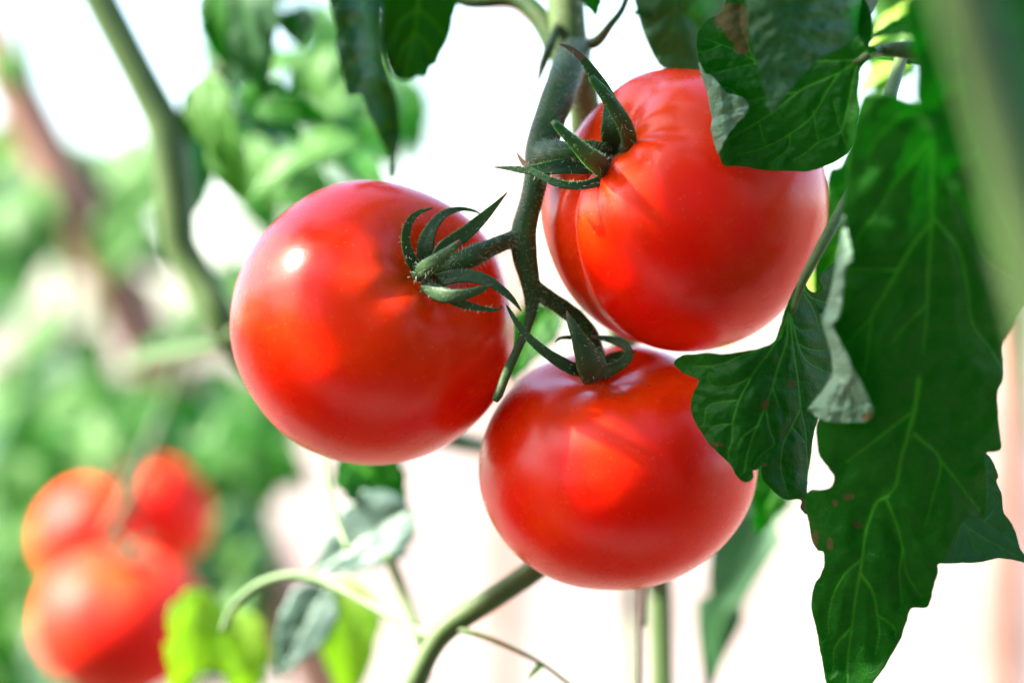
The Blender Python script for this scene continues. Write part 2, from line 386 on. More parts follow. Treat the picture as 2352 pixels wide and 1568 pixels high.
def sepal(pts, roll, parent, thick=0.0011, seed=0, n=30, tomato=None, keel=0.25, blunt=0.0, tipdry=0.06):
    """pts: (x, y, Y, width) from the base to the tip"""
    Q = []
    for x, y, Y, w in pts:
        Q.append((*P(x, y, Y), px(w, Y)/2))
    A = catmull(Q, n); Tn = np.gradient(A[:, :3], axis=0); Tn /= np.linalg.norm(Tn, axis=1)[:, None]
    m = 9; V = []; F = []; tipm = []
    for i in range(n):
        t = Vector(Tn[i]); s = i/(n-1)
        face = Vector((0, -1, 0)); face = (face - t*face.dot(t))
        if face.length < 0.15: face = Vector((0, -0.3, 1)) - t*Vector((0, -0.3, 1)).dot(t)
        face.normalize()
        rr = roll if not isinstance(roll, tuple) else roll[0]+(roll[1]-roll[0])*s
        face = Matrix.Rotation(math.radians(rr), 3, t) @ face
        side = t.cross(face)
        hw = max(A[i, 3], 0.00015); th = thick*(1-0.75*s)
        hw *= 1 + 0.06*noise.noise(Vector((s*9, seed*3.7, 0)))
        ring = []
        for j in range(m): ring.append((-1 + 2*j/(m-1), 1))
        for j in range(m-2, 0, -1): ring.append((-1 + 2*j/(m-1), -1))
        for u, sg in ring:
            zz = sg*th*0.5*math.sqrt(max(0, 1-u*u)) + keel*hw*(u*u - 0.4) + 0.08*hw*noise.noise(Vector((s*6, u*2, seed)))
            V.append(Vector(A[i, :3]) + side*(u*hw) + face*zz)
            tipm.append(1)
    k = 2*m-2
    for i in range(n-1):
        for j in range(k):
            F.append((i*k+j, i*k+(j+1) % k, (i+1)*k+(j+1) % k, (i+1)*k+j))
    F.append(tuple(range(k-1, -1, -1))); F.append(tuple((n-1)*k+j for j in range(k)))
    o = link('sepal', pydata(V, F), parent, [M_SEPAL, M_TIP])
    nt_ = int((n-1)*(1-tipdry))
    o.data.polygons.foreach_set('material_index', [1 if (f < (n-1)*k and f//k >= nt_) else 0 for f in range(len(o.data.polygons))])
    o.data.update()
    return o, [(Vector(a[:3]), max(a[3]*0.9, 0.0003)) for a in A[::3]]

# ---- leaves
def dist_to_polyline(Pts, line):
    A = np.asarray(line, float); best = np.full(len(Pts), 1e9)
    for a, b in zip(A[:-1], A[1:]):
        ab = b-a; L2 = (ab*ab).sum() + 1e-9
        t = np.clip(((Pts-a) @ ab)/L2, 0, 1)
        best = np.minimum(best, np.linalg.norm(Pts - (a + t[:, None]*ab), axis=1))
    return best
def traced_leaf(name, outline, depth, veins, parent, m, spacing=3.2, relief=0.0007, ripple=0.0010, thick=0.00035, dead=(), under=None, seed=0, jag=1.2, label=None, vstr=0.9, rpl_scale=0.02):
    """a leaf blade with its own curvature: outline and veins in picture-plane units, depth(x, y) gives the distance of every point"""
    L = np.sum(np.linalg.norm(np.diff(np.array(outline+outline[:1]), axis=0), axis=1))
    B = catmull(outline, max(60, int(L/spacing)), closed=True)
    for i in range(len(B)):
        d = noise.noise(Vector((B[i, 0]*0.06, B[i, 1]*0.06, seed))) + 0.6*noise.noise(Vector((B[i, 0]*0.17, B[i, 1]*0.17, seed+5)))
        nx = noise.noise(Vector((B[i, 0]*0.05+40, B[i, 1]*0.05, seed+9)))
        B[i] += (jag*d, jag*nx)
    x0, y0 = B.min(0); x1, y1 = B.max(0)
    gx, gy = np.meshgrid(np.arange(x0, x1, spacing), np.arange(y0, y1, spacing*0.87))
    gx[1::2] += spacing*0.5
    G = np.column_stack([gx.ravel(), gy.ravel()])
    # inside test
    ins = np.zeros(len(G), bool); j = len(B)-1
    for i in range(len(B)):
        xi, yi = B[i]; xj, yj = B[j]
        c = ((yi > G[:, 1]) != (yj > G[:, 1])) & (G[:, 0] < (xj-xi)*(G[:, 1]-yi)/(yj-yi+1e-12)+xi)
        ins ^= c; j = i
    G = G[ins]
    dB = np.full(len(G), 1e9)
    for k in range(0, len(B), 200):
        dB = np.minimum(dB, np.min(np.linalg.norm(G[:, None, :]-B[None, k:k+200, :], axis=2), axis=1))
    G = G[dB > spacing*0.55]
    A2 = np.vstack([B, G]); nb = len(B)
    co, _, fc, *_ = geometry.delaunay_2d_cdt([Vector(p) for p in A2], [], [list(range(nb))], 1, 1e-5)
    A2 = np.array([tuple(v) for v in co])
    vein = np.zeros(len(A2)); hmin = np.full(len(A2), 1e9)
    for ln, w in veins:
        lr = catmull(ln, 40) if len(ln) > 2 else np.array(ln)
        d = dist_to_polyline(A2, lr)
        # veins taper to their ends
        tt = np.clip(np.linalg.norm(A2-np.array(ln[0]), axis=1)/(np.linalg.norm(np.array(ln[-1])-np.array(ln[0]))+1e-6), 0, 1)
        ww = w*(1-0.55*tt)
        vein = np.maximum(vein, np.exp(-(d/ww)**2)*(1-0.35*tt)); hmin = np.minimum(hmin, d*(3.0/max(w, 1.5)))
    rel = 1-np.exp(-(hmin/26.0)**2) if veins else np.zeros(len(A2))
    dd = np.zeros(len(A2))
    for (cx, cy_, rx, ry) in dead:
        r = np.sqrt(((A2[:, 0]-cx)/rx)**2 + ((A2[:, 1]-cy_)/ry)**2)
        r += np.array([0.35*noise.noise(Vector((p[0]*0.12, p[1]*0.12, seed))) for p in A2])
        dd = np.maximum(dd, np.clip((1.05-r)*5, 0, 1))
    V = []
    for i, (x, y) in enumerate(A2):
        Y = depth(x, y) - relief*rel[i] + ripple*noise.noise(Vector((x*rpl_scale, y*rpl_scale, seed*7.7))) + ripple*0.35*noise.noise(Vector((x*rpl_scale*3.2, y*rpl_scale*3.2, seed*3.3)))
        V.append(P(x, y, Y))
    me = pydata(V, [tuple(f) for f in fc], {'vein': vein*vstr, 'dead': dd})
    # faces towards the camera
    bm = bmesh.new(); bm.from_mesh(me)
    bmesh.ops.recalc_face_normals(bm, faces=bm.faces)
    if sum(f.normal.y*f.calc_area() for f in bm.faces) > 0: bmesh.ops.reverse_faces(bm, faces=bm.faces)
    bm.to_mesh(me); bm.free()
    mats = [m] + ([under] if under else [])
    o = link(name, me, parent, mats)
    s = o.modifiers.new('thickness', 'SOLIDIFY'); s.thickness = thick; s.offset = -1
    if under: s.material_offset = 1
    if label: o['label'] = label
    return o

def grid_leaf(base, tip, width, nrm, parent, m, droop=0.12, fold=0.25, seed=0, lobes=0.16, nl=4.5, nu=30, nv=8, name='leaf', under=None, twist=0.0, cup=0.0, label=None):
    base = Vector(base); tip = Vector(tip); u = tip-base; L = u.length; un = u.normalized()
    n = Vector(nrm); n = (n - un*n.dot(un)); n.normalize(); s = un.cross(n)
    V = []; vein = []
    for i in range(nu+1):
        t = i/nu
        sh = (math.sin(math.pi*min(1, t**0.62))**0.85)*(1-0.10*t) if 0 < t < 1 else 0
        saw = (t*nl+seed*0.37) % 1
        lob = 1 - lobes*(saw**1.5) if 0.06 < t < 0.97 else 1
        c = base + u*t + n*(droop*L*4*t*(1-t)) 
        tw = twist*(t-0.3); s2 = s*math.cos(tw)+n*math.sin(tw); n2 = n*math.cos(tw)-s*math.sin(tw)
        for j in range(-nv, nv+1):
            v = j/nv; w = width*0.5*sh*(lob if abs(v) > 0.3 else 1-(1-lob)*abs(v)/0.3)
            w *= 1+0.10*noise.noise(Vector((t*5, seed*2.3, 1 if v > 0 else 5)))
            p = c + s2*(v*w) + n2*(fold*abs(v)*w - cup*v*v*w*1.4)
            vv = max(math.exp(-(v*w/(width*0.022))**2), 0.8*math.exp(-((((t*nl*1.2-abs(v)*0.8) % 1)-0.5)/0.06)**2)*(1 if sh > 0.2 else 0))
            p += n2*width*(0.05*noise.noise(Vector((t*4+seed, v*2, seed*1.7))) - 0.018*vv)
            V.append(p); vein.append(vv*0.8)
    k = 2*nv+1; F = []
    for i in range(nu):
        for j in range(k-1):
            F.append((i*k+j, i*k+j+1, (i+1)*k+j+1, (i+1)*k+j))
    me = pydata(V, F, {'vein': vein})
    bm = bmesh.new(); bm.from_mesh(me); bmesh.ops.remove_doubles(bm, verts=bm.verts, dist=1e-6); bm.to_mesh(me); bm.free()
    o = link(name, me, parent, [m] + ([under] if under else []))
    md = o.modifiers.new('thickness', 'SOLIDIFY'); md.thickness = 0.0004; md.offset = -1
    if under: md.material_offset = 1
    if label: o['label'] = label
    return o
def pleaf(x0, y0, x1, y1, w, Y0, parent, m=None, Y1=None, n=(0.0, -0.8, 0.6), **kw):
    Y1 = Y0 if Y1 is None else Y1
    return grid_leaf(P(x0, y0, Y0), P(x1, y1, Y1), px(w, (Y0+Y1)/2), n, parent, m or M_BGLEAF, **kw)

# ================================================================== the tomato plant in front
plant = root('tomato_plant', (P(1520, 1568, 0.065).x, 0.065, 0), 'fuzzy green tomato plant in sharp focus with big leaves, carrying the three ripe tomatoes', 'tomato plant')

ms = pathpx([(1290, -1100, 0.05, 88), (1297, -300, 0.045, 88), (1300, 0, 0.042, 86), (1312, 130, 0.040, 84), (1340, 230, 0.044, 74), (1352, 350, 0.05, 70), (1400, 600, 0.06, 64), (1470, 1000, 0.13, 60), (1512, 1340, 0.19, 58), (1522, 1568, 0.20, 58)])
ms = ms + [(Vector((ms[-1][0].x+0.01, 0.13, 0.5)), 0.006), (Vector((plant.location.x, 0.065, -0.02)), 0.0055)]
tube('main_stem', ms, plant, M_STEMO, n=220, seg=18, bump=0.08)

# three ripe tomatoes
T1 = tomato_shape(P(857, 742, 0.002), px(329), (0.53, -0.70, 0.47), kz=0.965, dimple=0.25, dw=0.36, lobes=((5, 0.012, 0.6), (3, 0.008, 1.1)), seed=1,
                  furrows=[(*R1(1060, 740), 0.03, 0.18, 0.5), (*R1(900, 590), 0.02, 0.2, 0.4), (*R1(860, 480), 0.015, 0.25, 0.4)])
T2 = tomato_shape(P(1573, 482, -0.002), px(330), (-0.66, -0.45, 0.57), kz=0.965, dimple=0.28, dw=0.40, lobes=((4, 0.024, 1.9), (7, 0.009, 0.2)), seed=4,
                  furrows=[(*R2(398, 900), 0.10, 0.13, 1.1), (*R2(770, 430), 0.07, 0.17, 0.55), (*R2(800, 640), 0.025, 0.22, 0.6), (*R2(600, 880), 0.018, 0.2, 0.8), (*R2(930, 400), 0.02, 0.14, 0.6)])
T3 = tomato_shape(P(1416, 1070, 0.004), px(321), (-0.10, -0.36, 0.93), kz=0.87, dimple=0.26, dw=0.40, lobes=((5, 0.014, 0.4), (3, 0.010, 2.0)), seed=8,
                  furrows=[(*R3(560, 400), 0.02, 0.25, 0.6), (*R3(860, 400), 0.03, 0.22, 0.7)])
LBL = ['ripe red tomato with a white sunlit patch, highest calyx pointing away from the big leaves',
       'lobed ripe red tomato furrowed around its stem, partly hidden behind the spotted leaf',
       'lowest ripe red tomato of the sharp cluster, a green leaf covering its shoulder']
LBL[0] = 'smooth ripe red tomato with bright orange and white sunlit patches'
toms = []
for t, lb in zip((T1, T2, T3), LBL):
    r = root('tomato', t.pole, lb, 'tomato', 'three ripe tomatoes of the sharp cluster')
    link('fruit', t.me, r, [M_TOM]); t.root = r
    c = bpy.data.objects.new('calyx', None); COL.objects.link(c); c.parent = r; c.empty_display_size = 0.01
    t.calyx = c

# truss stem: one branching body, its joints grown together
YT = -0.014
br = []
br.append(pathpx([(1322, 120, 0.030, 74), (1308, 150, 0.016, 76), (1290, 200, 0.002, 76), (1262, 280, -0.006, 74), (1243, 345, -0.010, 72), (1232, 410, -0.012, 56), (1218, 470, -0.014, 54), (1203, 530, YT, 58), (1204, 580, YT, 58), (1216, 640, YT, 48), (1222, 690, YT, 36), (1215, 740, -0.016, 24), (1190, 800, -0.022, 22), (1162, 860, -0.028, 24), (1143, 910, -0.031, 24), (1136, 922, -0.031, 18)]))
br.append(pathpx([(1206, 545, YT, 52), (1170, 552, -0.016, 40), (1130, 568, -0.020, 42), (1095, 584, -0.024, 52), (1075, 594, -0.026, 50), (1045, 602, -0.026, 42), (1010, 618, -0.022, 44), (985, 630, -0.014, 40)]))
br.append(pathpx([(1243, 350, -0.010, 60), (1275, 352, -0.020, 58), (1310, 350, -0.024, 52), (1345, 352, -0.022, 46), (1385, 356, -0.016, 44), (1420, 356, -0.008, 42)]))
br.append(pathpx([(1218, 655, YT, 42), (1250, 678, -0.012, 40), (1290, 705, -0.010, 40), (1330, 738, -0.008, 42), (1352, 775, -0.006, 50), (1368, 815, -0.004, 44), (1378, 870, 0.0, 40)]))
V = []; F = []
for i, b in enumerate(br):
    v, f, _ = tube_data(b, 60, 20, 0.10, i)
    F += [tuple(k+len(V) for k in q) for q in f]; V += v
truss = link('truss_stem', pydata(V, F), plant, [M_STEM], label='dark green forked stem carrying the three tomatoes')
rm = truss.modifiers.new('join', 'REMESH'); rm.mode = 'VOXEL'; rm.voxel_size = 0.00045; rm.use_smooth_shade = True
sm = truss.modifiers.new('soften', 'SMOOTH'); sm.iterations = 8; sm.factor = 0.5
allhair = [(b, 1) for b in br]

# calyces
def cal(t, f, specs, seed=0):
    hp = []
    for i, (pts, roll, kw) in enumerate(specs):
        q = [(*f(x, y), Y, w*1.12*(f(1, 0)[0]-f(0, 0)[0])) for x, y, Y, w in pts]
        o, path = sepal(q, roll, t.calyx, seed=seed+i, tomato=t, **kw)
        hp.append(path)
    hairs('fine_hair', hp, 2600, 0.0016, t.calyx, seed=seed+30)
Y1_ = T1.pole.y
cal(T1, R1, [
    ([(1000, 560, -0.024, 60), (950, 500, -0.030, 50), (922, 420, -0.033, 42), (930, 340, -0.034, 34), (970, 285, -0.034, 24), (1042, 260, -0.032, 6)], 20, {}),
    ([(1030, 540, -0.020, 70), (1012, 440, -0.022, 72), (1035, 355, -0.022, 54), (1090, 290, -0.020, 36), (1160, 265, -0.016, 22), (1225, 272, -0.013, 14), (1262, 290, -0.012, 5)], -15, {}),
    ([(1040, 520, -0.024, 40), (1090, 440, -0.026, 58), (1180, 380, -0.026, 62), (1260, 310, -0.025, 46), (1320, 250, -0.024, 24), (1376, 190, -0.023, 4)], 10, {}),
    ([(960, 560, -0.028, 66), (1010, 530, -0.036, 70), (1070, 490, -0.041, 58), (1120, 450, -0.044, 40), (1152, 420, -0.045, 24), (1165, 402, -0.045, 8)], 0, {'keel': -0.3}),
    ([(1000, 600, -0.028, 60), (1060, 640, -0.034, 66), (1130, 655, -0.038, 60), (1210, 640, -0.040, 42), (1270, 620, -0.041, 26), (1312, 602, -0.041, 6)], 15, {'keel': -0.2}),
    ([(1060, 590, -0.026, 60), (1130, 568, -0.028, 62), (1210, 565, -0.029, 58), (1290, 588, -0.030, 46), (1350, 625, -0.030, 34), (1400, 670, -0.029, 24), (1440, 722, -0.028, 5)], -15, {}),
    ([(1060, 630, -0.030, 36), (1140, 675, -0.034, 40), (1210, 698, -0.036, 34), (1280, 712, -0.037, 24), (1330, 714, -0.037, 15), (1352, 698, -0.037, 6)], 25, {}),
], 10)
cal(T2, R2, [
    ([(650, 600, -0.014, 60), (610, 640, -0.024, 90), (545, 615, -0.034, 84), (470, 550, -0.040, 62), (410, 492, -0.043, 44), (365, 448, -0.044, 32), (346, 430, -0.044, 18)], 0, {'keel': -0.35, 'tipdry': 0.0}),
    ([(640, 650, -0.020, 50), (560, 700, -0.028, 44), (470, 720, -0.032, 40), (380, 712, -0.034, 36), (300, 680, -0.034, 30), (235, 638, -0.033, 24), (202, 598, -0.032, 15), (188, 572, -0.031, 5)], 20, {'tipdry': 0.12}),
    ([(610, 620, -0.014, 40), (520, 635, -0.022, 56), (420, 632, -0.026, 66), (320, 642, -0.027, 54), (230, 650, -0.027, 34), (150, 642, -0.026, 18), (82, 637, -0.025, 4)], 10, {'tipdry': 0.0}),
    ([(650, 600, -0.014, 60), (690, 530, -0.026, 66), (672, 450, -0.032, 66), (625, 370, -0.036, 60), (575, 300, -0.038, 48), (535, 255, -0.039, 38), (518, 228, -0.039, 24)], 5, {'keel': -0.3, 'tipdry': 0.0}),
    ([(650, 560, -0.012, 50), (635, 430, -0.018, 54), (595, 320, -0.022, 56), (545, 240, -0.024, 48), (480, 150, -0.025, 32), (420, 102, -0.025, 18), (378, 87, -0.025, 5)], -10, {'tipdry': 0.2}),
    ([(650, 600, -0.012, 60), (625, 530, -0.018, 90), (605, 460, -0.022, 76), (592, 400, -0.022, 40), (585, 340, -0.020, 12)], -20, {}),
    ([(640, 600, -0.014, 50), (570, 560, -0.020, 60), (500, 545, -0.022, 50), (450, 540, -0.022, 20)], 0, {}),
], 20)
cal(T3, R3, [
    ([(715, 372, -0.020, 130), (690, 325, -0.026, 140), (656, 250, -0.030, 104), (620, 175, -0.032, 64), (590, 115, -0.032, 42), (570, 72, -0.031, 20), (564, 52, -0.030, 5)], 10, {'keel': -0.35, 'thick': 0.0010}),
    ([(640, 340, -0.020, 50), (590, 330, -0.024, 56), (510, 285, -0.026, 50), (440, 235, -0.027, 42), (375, 175, -0.027, 32), (320, 105, -0.027, 24), (285, 45, -0.026, 14), (272, 22, -0.026, 5)], 0, {'tipdry': 0.0}),
    ([(740, 350, -0.014, 60), (820, 310, -0.018, 50), (862, 270, -0.018, 40), (850, 225, -0.016, 36), (790, 195, -0.013, 34), (720, 180, -0.012, 20), (680, 178, -0.012, 6)], 0, {}),
    ([(660, 260, -0.010, 30), (620, 190, -0.012, 22), (570, 180, -0.014, 18), (530, 185, -0.014, 12), (508, 204, -0.014, 5)], 0, {}),
    ([(730, 350, -0.008, 70), (760, 300, -0.006, 60), (800, 270, -0.004, 40), (860, 255, -0.003, 24), (900, 245, -0.002, 6)], 0, {}),
], 40)
hairs('fine_hair', [br[0][:12]] + br[1:] + [ms[1:7]], 14000, 0.0026, plant, seed=3)

# side shoots along the main stem
tube('leaf_stalk', pathpx([(1000, -40, 0.06, 40), (1080, -2, 0.055, 44), (1180, -4, 0.05, 46), (1240, 40, 0.046, 48), (1275, 110, 0.043, 46), (1305, 190, 0.042, 40)]), plant, M_STEM, n=50)
tube('leaf_stalk', pathpx([(1330, 105, 0.035, 30), (1370, 96, 0.028, 28), (1400, 60, 0.022, 20), (1430, 20, 0.02, 16), (1450, -40, 0.02, 16)]), plant, M_STEM, n=30)
tube('side_shoot', pathpx([(1282, 60, 0.036, 18), (1262, 110, 0.03, 20), (1248, 150, 0.03, 16), (1240, 178, 0.03, 8), (1234, 192, 0.03, 3)]), plant, M_STEM, n=24, bump=0.3)
pleaf(1345, -40, 1368, 36, 64, 0.022, plant, M_LEAF, seed=3)
pleaf(1455, 30, 1520, 45, 26, 0.03, plant, M_LEAF, seed=5)

# ---- the big leaves on the shaded side, blade by blade
def vv(f, *lines): return [(T(f, *ln), w) for w, ln in lines]
# leaf with brown spots
def dA(x, y): return -0.050 - 0.00004*(x-1760) + 0.00007*(y-250)*0.4 - 0.000000055*((x-1800)**2)*0.6 + 0.0000002*(y-240)**2*0.5
outA = T(R4, (380,-70),(330,-20),(303,50),(270,90),(210,120),(165,165),(140,215),(133,270),(140,340),(147,400),(165,470),(180,520),(205,590),(215,660),(232,740),(225,800),(240,880),(262,950),(275,970),(290,1010),(310,1040),(370,1042),(440,1048),(520,1062),(600,1072),(690,1072),(800,1076),(870,1068),(920,1052),(1000,1020),(1060,985),(1090,950),(1110,880),(1125,800),(1145,700),(1143,610),(1148,520),(1160,440),(1190,395),(1235,355),(1260,330),(1255,300),(1215,290),(1232,240),(1238,180),(1235,120),(1200,20),(1100,-70),(700,-90))
vA = vv(R4, (3.4, [(1290,310),(1160,375),(1040,450),(900,510),(770,575),(620,700),(480,790),(320,885)]), (2.6, [(1160,375),(1040,450),(960,560),(890,680),(840,750),(720,840),(640,890),(520,940),(400,970)]),
        (2.4, [(1150,390),(1115,500),(1090,640),(1060,760),(1040,820),(980,860),(900,890),(830,950),(740,1005)]), (1.8, [(865,700),(880,790),(900,880)]), (1.5, [(1040,820),(1060,880),(1075,920)]),
        (1.8, [(720,840),(710,930),(640,990),(590,1030)]), (2.2, [(1200,370),(1040,380),(880,385),(700,400),(500,400),(360,430),(230,460)]), (2.0, [(700,400),(510,380),(420,330),(290,280),(180,240)]),
        (2.0, [(770,575),(580,610),(440,640)]), (1.6, [(530,780),(550,860),(570,900)]), (1.6, [(290,280),(200,320),(150,330)]), (1.6, [(500,400),(420,200),(400,60)]), (1.5, [(440,640),(350,560),(300,550)]), (1.5, [(1040,820),(1010,700),(990,620)]))
leafA = traced_leaf('leaf', outA, dA, vA, plant, M_LEAF, spacing=3.0, dead=[(*R4(365, 115), 46, 36), (*R4(398, 230), 26, 17), (*R4(420, 303), 19, 15), (*R4(332, 208), 8, 11)], under=M_UNDER, seed=1, relief=0.0010,
                    label='broad dark green leaf with pale veins and brown dead spots')
# its turned-over margin: the pale underside rolled towards the viewer
def roll_depth(main, fold, amp, scale):
    fold = np.array(fold)
    def f(x, y):
        d = dist_to_polyline(np.array([[x, y]]), fold)[0]
        return main(x, y) - 0.0006 - amp*math.sqrt(min(1.0, d/scale))*(1-0.35*min(1, d/(scale*2)))
    return f
foldA = T(R4, (147,400),(165,470),(180,520),(205,590),(215,660),(232,740),(225,800),(240,880),(262,950),(275,970))
flapA = T(R4, (147,392),(164,470),(180,520),(204,590),(214,660),(231,740),(224,800),(239,880),(261,950),(274,972),(287,940),(312,880),(352,820),(392,770),(442,720),(464,670),(450,640),(402,605),(322,580),(290,540),(242,490),(180,455))
traced_leaf('curled_margin', flapA, roll_depth(dA, foldA, 0.006, 30), vv(R4, (3.0, [(330,590),(300,640),(250,650)]), (2.6, [(460,660),(350,700),(240,745)]), (2.4, [(390,760),(300,820),(235,830)]), (2.0, [(240,500),(215,560),(200,580)]), (2, [(330,820),(290,860),(250,890)])),
            leafA, M_UNDER, spacing=2.6, relief=0.0016, ripple=0.0012, seed=2, jag=0.8, rpl_scale=0.05, label='pale turned-over leaf margin')
tube('leaf_stalk', [(P(*R4(1120, 400), dA(*R4(1120, 400))+0.0005), px(4)), (P(*R4(1200, 352), dA(*R4(1200, 352))-0.0003), px(8)), (P(*R4(1290, 318), -0.054), px(12)), (P(*R4(1400, 312), -0.056), px(17)), (P(*R4(1530, 328), -0.056), px(21)), (P(*R4(1680, 380), -0.06), px(24)), (P(*R4(1800, 520), -0.05), px(24))], plant, M_STEMO, n=40)

# narrow drooping leaf in front of it
def dB(x, y): return -0.080 + 0.00003*(y-100) + 0.0000006*(x-1790)**2
outB = T(R4, (440,-90),(445,0),(455,100),(465,190),(485,270),(510,370),(540,480),(570,590),(576,655),(604,712),(640,685),(690,610),(740,540),(810,460),(850,420),(890,380),(930,350),(1000,320),(1080,280),(1150,220),(1210,140),(1240,80),(1280,0),(1300,-90))
vB = vv(R4, (3.5, [(780,-60),(705,150),(655,350),(625,550),(605,700)]), (2, [(740,40),(600,70),(480,150)]), (2, [(715,120),(600,180),(500,290)]), (2, [(690,210),(600,290),(530,390)]), (2, [(665,320),(600,400),(560,500)]), (2, [(640,440),(600,500),(580,580)]),
        (2, [(740,40),(880,20),(1050,-40)]), (2, [(715,120),(860,130),(1060,120)]), (2, [(690,210),(820,240),(980,290)]), (2, [(665,320),(740,370),(840,390)]), (2, [(640,440),(690,480),(740,520)]))
traced_leaf('leaf', outB, dB, vB, plant, M_LEAFG, spacing=3.2, relief=0.0015, ripple=0.0016, under=M_UNDER, seed=3, vstr=0.5, label='grey-green pointed leaf hanging in front of the spotted one')
# leaf behind the furrowed tomato
outC = T(D0, (1430,-60),(1455,0),(1468,50),(1488,105),(1518,155),(1560,165),(1640,190),(1740,150),(1760,-60))
vC = vv(D0, (3, [(1560,-60),(1545,60),(1530,150)]), (2, [(1552,20),(1500,60),(1478,70)]), (2, [(1545,60),(1510,110),(1505,130)]), (2, [(1552,20),(1600,60),(1640,150)]))
traced_leaf('leaf', outC, lambda x, y: 0.030 + 0.00005*(y-100) + 0.0000009*(x-1550)**2, vC, plant, M_LEAFG, spacing=4, under=M_UNDER, seed=4, relief=0.0014)
# large hanging leaf
def dD(x, y):
    t = (y-220)/1300.0
    return -0.112 + 0.072*min(1, max(0, t))**0.9 + 0.0000003*(x-2090)**2*(1-0.5*t)
outD = T(N3, (400,330),(430,200),(455,130),(480,98),(560,85),(640,115),(700,140),(740,150),(800,220),(850,320),(900,430),(960,540),(1010,640),(1070,760),(1130,880),(1210,980),(1290,1060),(1300,1150),(1225,1260),(1190,1340)) + \
       T(N4, (1420,0),(1392,80),(1390,160),(1400,280),(1410,370),(1370,390),(1330,402),(1335,480),(1340,600),(1330,680),(1310,725),(1240,725),(1215,740),(1190,790),(1160,850),(1130,910),(1105,955),(1085,965),(1085,1010),(1070,1050),(1050,1130),(1030,1178),(980,1182),(945,1190),(925,1250),(890,1350),(850,1420),(800,1500),(750,1568),(690,1650),(600,1720),(555,1680),(515,1560),(490,1430),(465,1290),(440,1180),(455,1070),(485,1020),(505,960),(500,900),(470,890),(440,830),(425,740),(410,680),(412,610),(440,584),(490,586),(540,570),(556,520),(530,480),(495,430),(476,400),(468,330),(470,240)) + \
       T(N3, (330,1560),(305,1500),(292,1430),(268,1350),(252,1285),(272,1220),(292,1150),(312,1060),(322,1000),(337,900),(352,800),(357,700),(372,600),(382,480))
vD = vv(N3, (6, [(830,240),(825,480),(825,740),(810,1000),(800,1250),(780,1450)]), (4.5, [(810,780),(720,900),(650,1020),(570,1160),(515,1260),(490,1450),(470,1568)]), (4, [(820,330),(640,560),(570,670),(420,870)]), (4, [(830,250),(690,200),(560,310),(480,440)]),
        (4, [(840,300),(920,530),(1000,700),(1100,950),(1250,1070)]), (3.5, [(830,740),(960,900),(1010,1100),(1040,1300),(1130,1420),(1200,1540)]), (3, [(650,1020),(540,1015),(400,1020)]), (3, [(520,1260),(430,1350),(380,1420)]), (3, [(800,1200),(680,1320),(600,1420)])) + \
     vv(N4, (6, [(990,20),(960,200),(900,420),(870,560),(820,615)]), (4, [(830,610),(770,650),(720,780),(695,950),(670,1100),(645,1280),(625,1450),(620,1650)]), (3.2, [(815,620),(870,750),(905,880),(925,1010),(1000,1130)]), (3, [(690,1010),(750,1100),(775,1220),(785,1320),(765,1420)]),
        (2.8, [(690,940),(610,1010),(550,1120),(525,1250),(530,1310)]), (3.5, [(965,300),(1095,430),(1060,620),(1020,770)]), (3, [(1095,430),(1200,560),(1300,690)]), (3.5, [(950,190),(780,320),(620,440)]), (2.5, [(645,1280),(560,1380),(550,1500)]), (2.2, [(775,1220),(850,1270),(870,1320)]), (2.2, [(905,880),(890,1000),(900,1150)]))
leafD = traced_leaf('leaf', outD, dD, vD, plant, M_LEAF, spacing=4.2, relief=0.0016, ripple=0.0026, under=M_UNDER, seed=6, rpl_scale=0.008, dead=[(*N4(675, 765), 7, 9), (*N4(535, 860), 7, 14), (*N4(460, 840), 7, 22), (*N4(630, 620), 13, 8), (*N4(560, 650), 7, 8)],
                    label='largest hanging green leaf with toothed edge and bright veins')
foldD = T(N3, (385,780),(350,800),(337,900),(322,1000),(312,1060),(292,1150),(272,1220),(250,1285),(268,1350),(292,1430),(305,1500),(305,1568)) + T(N4, (520,40),(480,100),(425,165),(440,190))
flapD = T(N3, (372,740),(352,800),(336,900),(321,1000),(311,1060),(291,1150),(271,1220),(249,1283),(266,1350),(291,1430),(303,1500),(304,1560)) + T(N4, (518,44),(480,100),(425,165),(440,190),(470,215),(520,235),(600,243),(680,240),(740,225),(757,190),(740,130),(700,50)) + \
        T(N3, (430,1568),(390,1480),(340,1390),(305,1310),(330,1280),(350,1200),(360,1100),(370,1010),(405,970),(405,920),(390,840))
traced_leaf('curled_margin', flapD, roll_depth(dD, foldD, 0.010, 40), vv(N4, (4, [(600,20),(570,120),(520,200)]), (4, [(640,60),(660,150),(640,220)]), (4, [(610,40),(620,130),(590,220)])), leafD, M_UNDER, spacing=3.4, relief=0.002, ripple=0.002, seed=7, rpl_scale=0.03, label='pale turned-over leaf margin',
            dead=[(*N4(730, 212), 16, 12)])
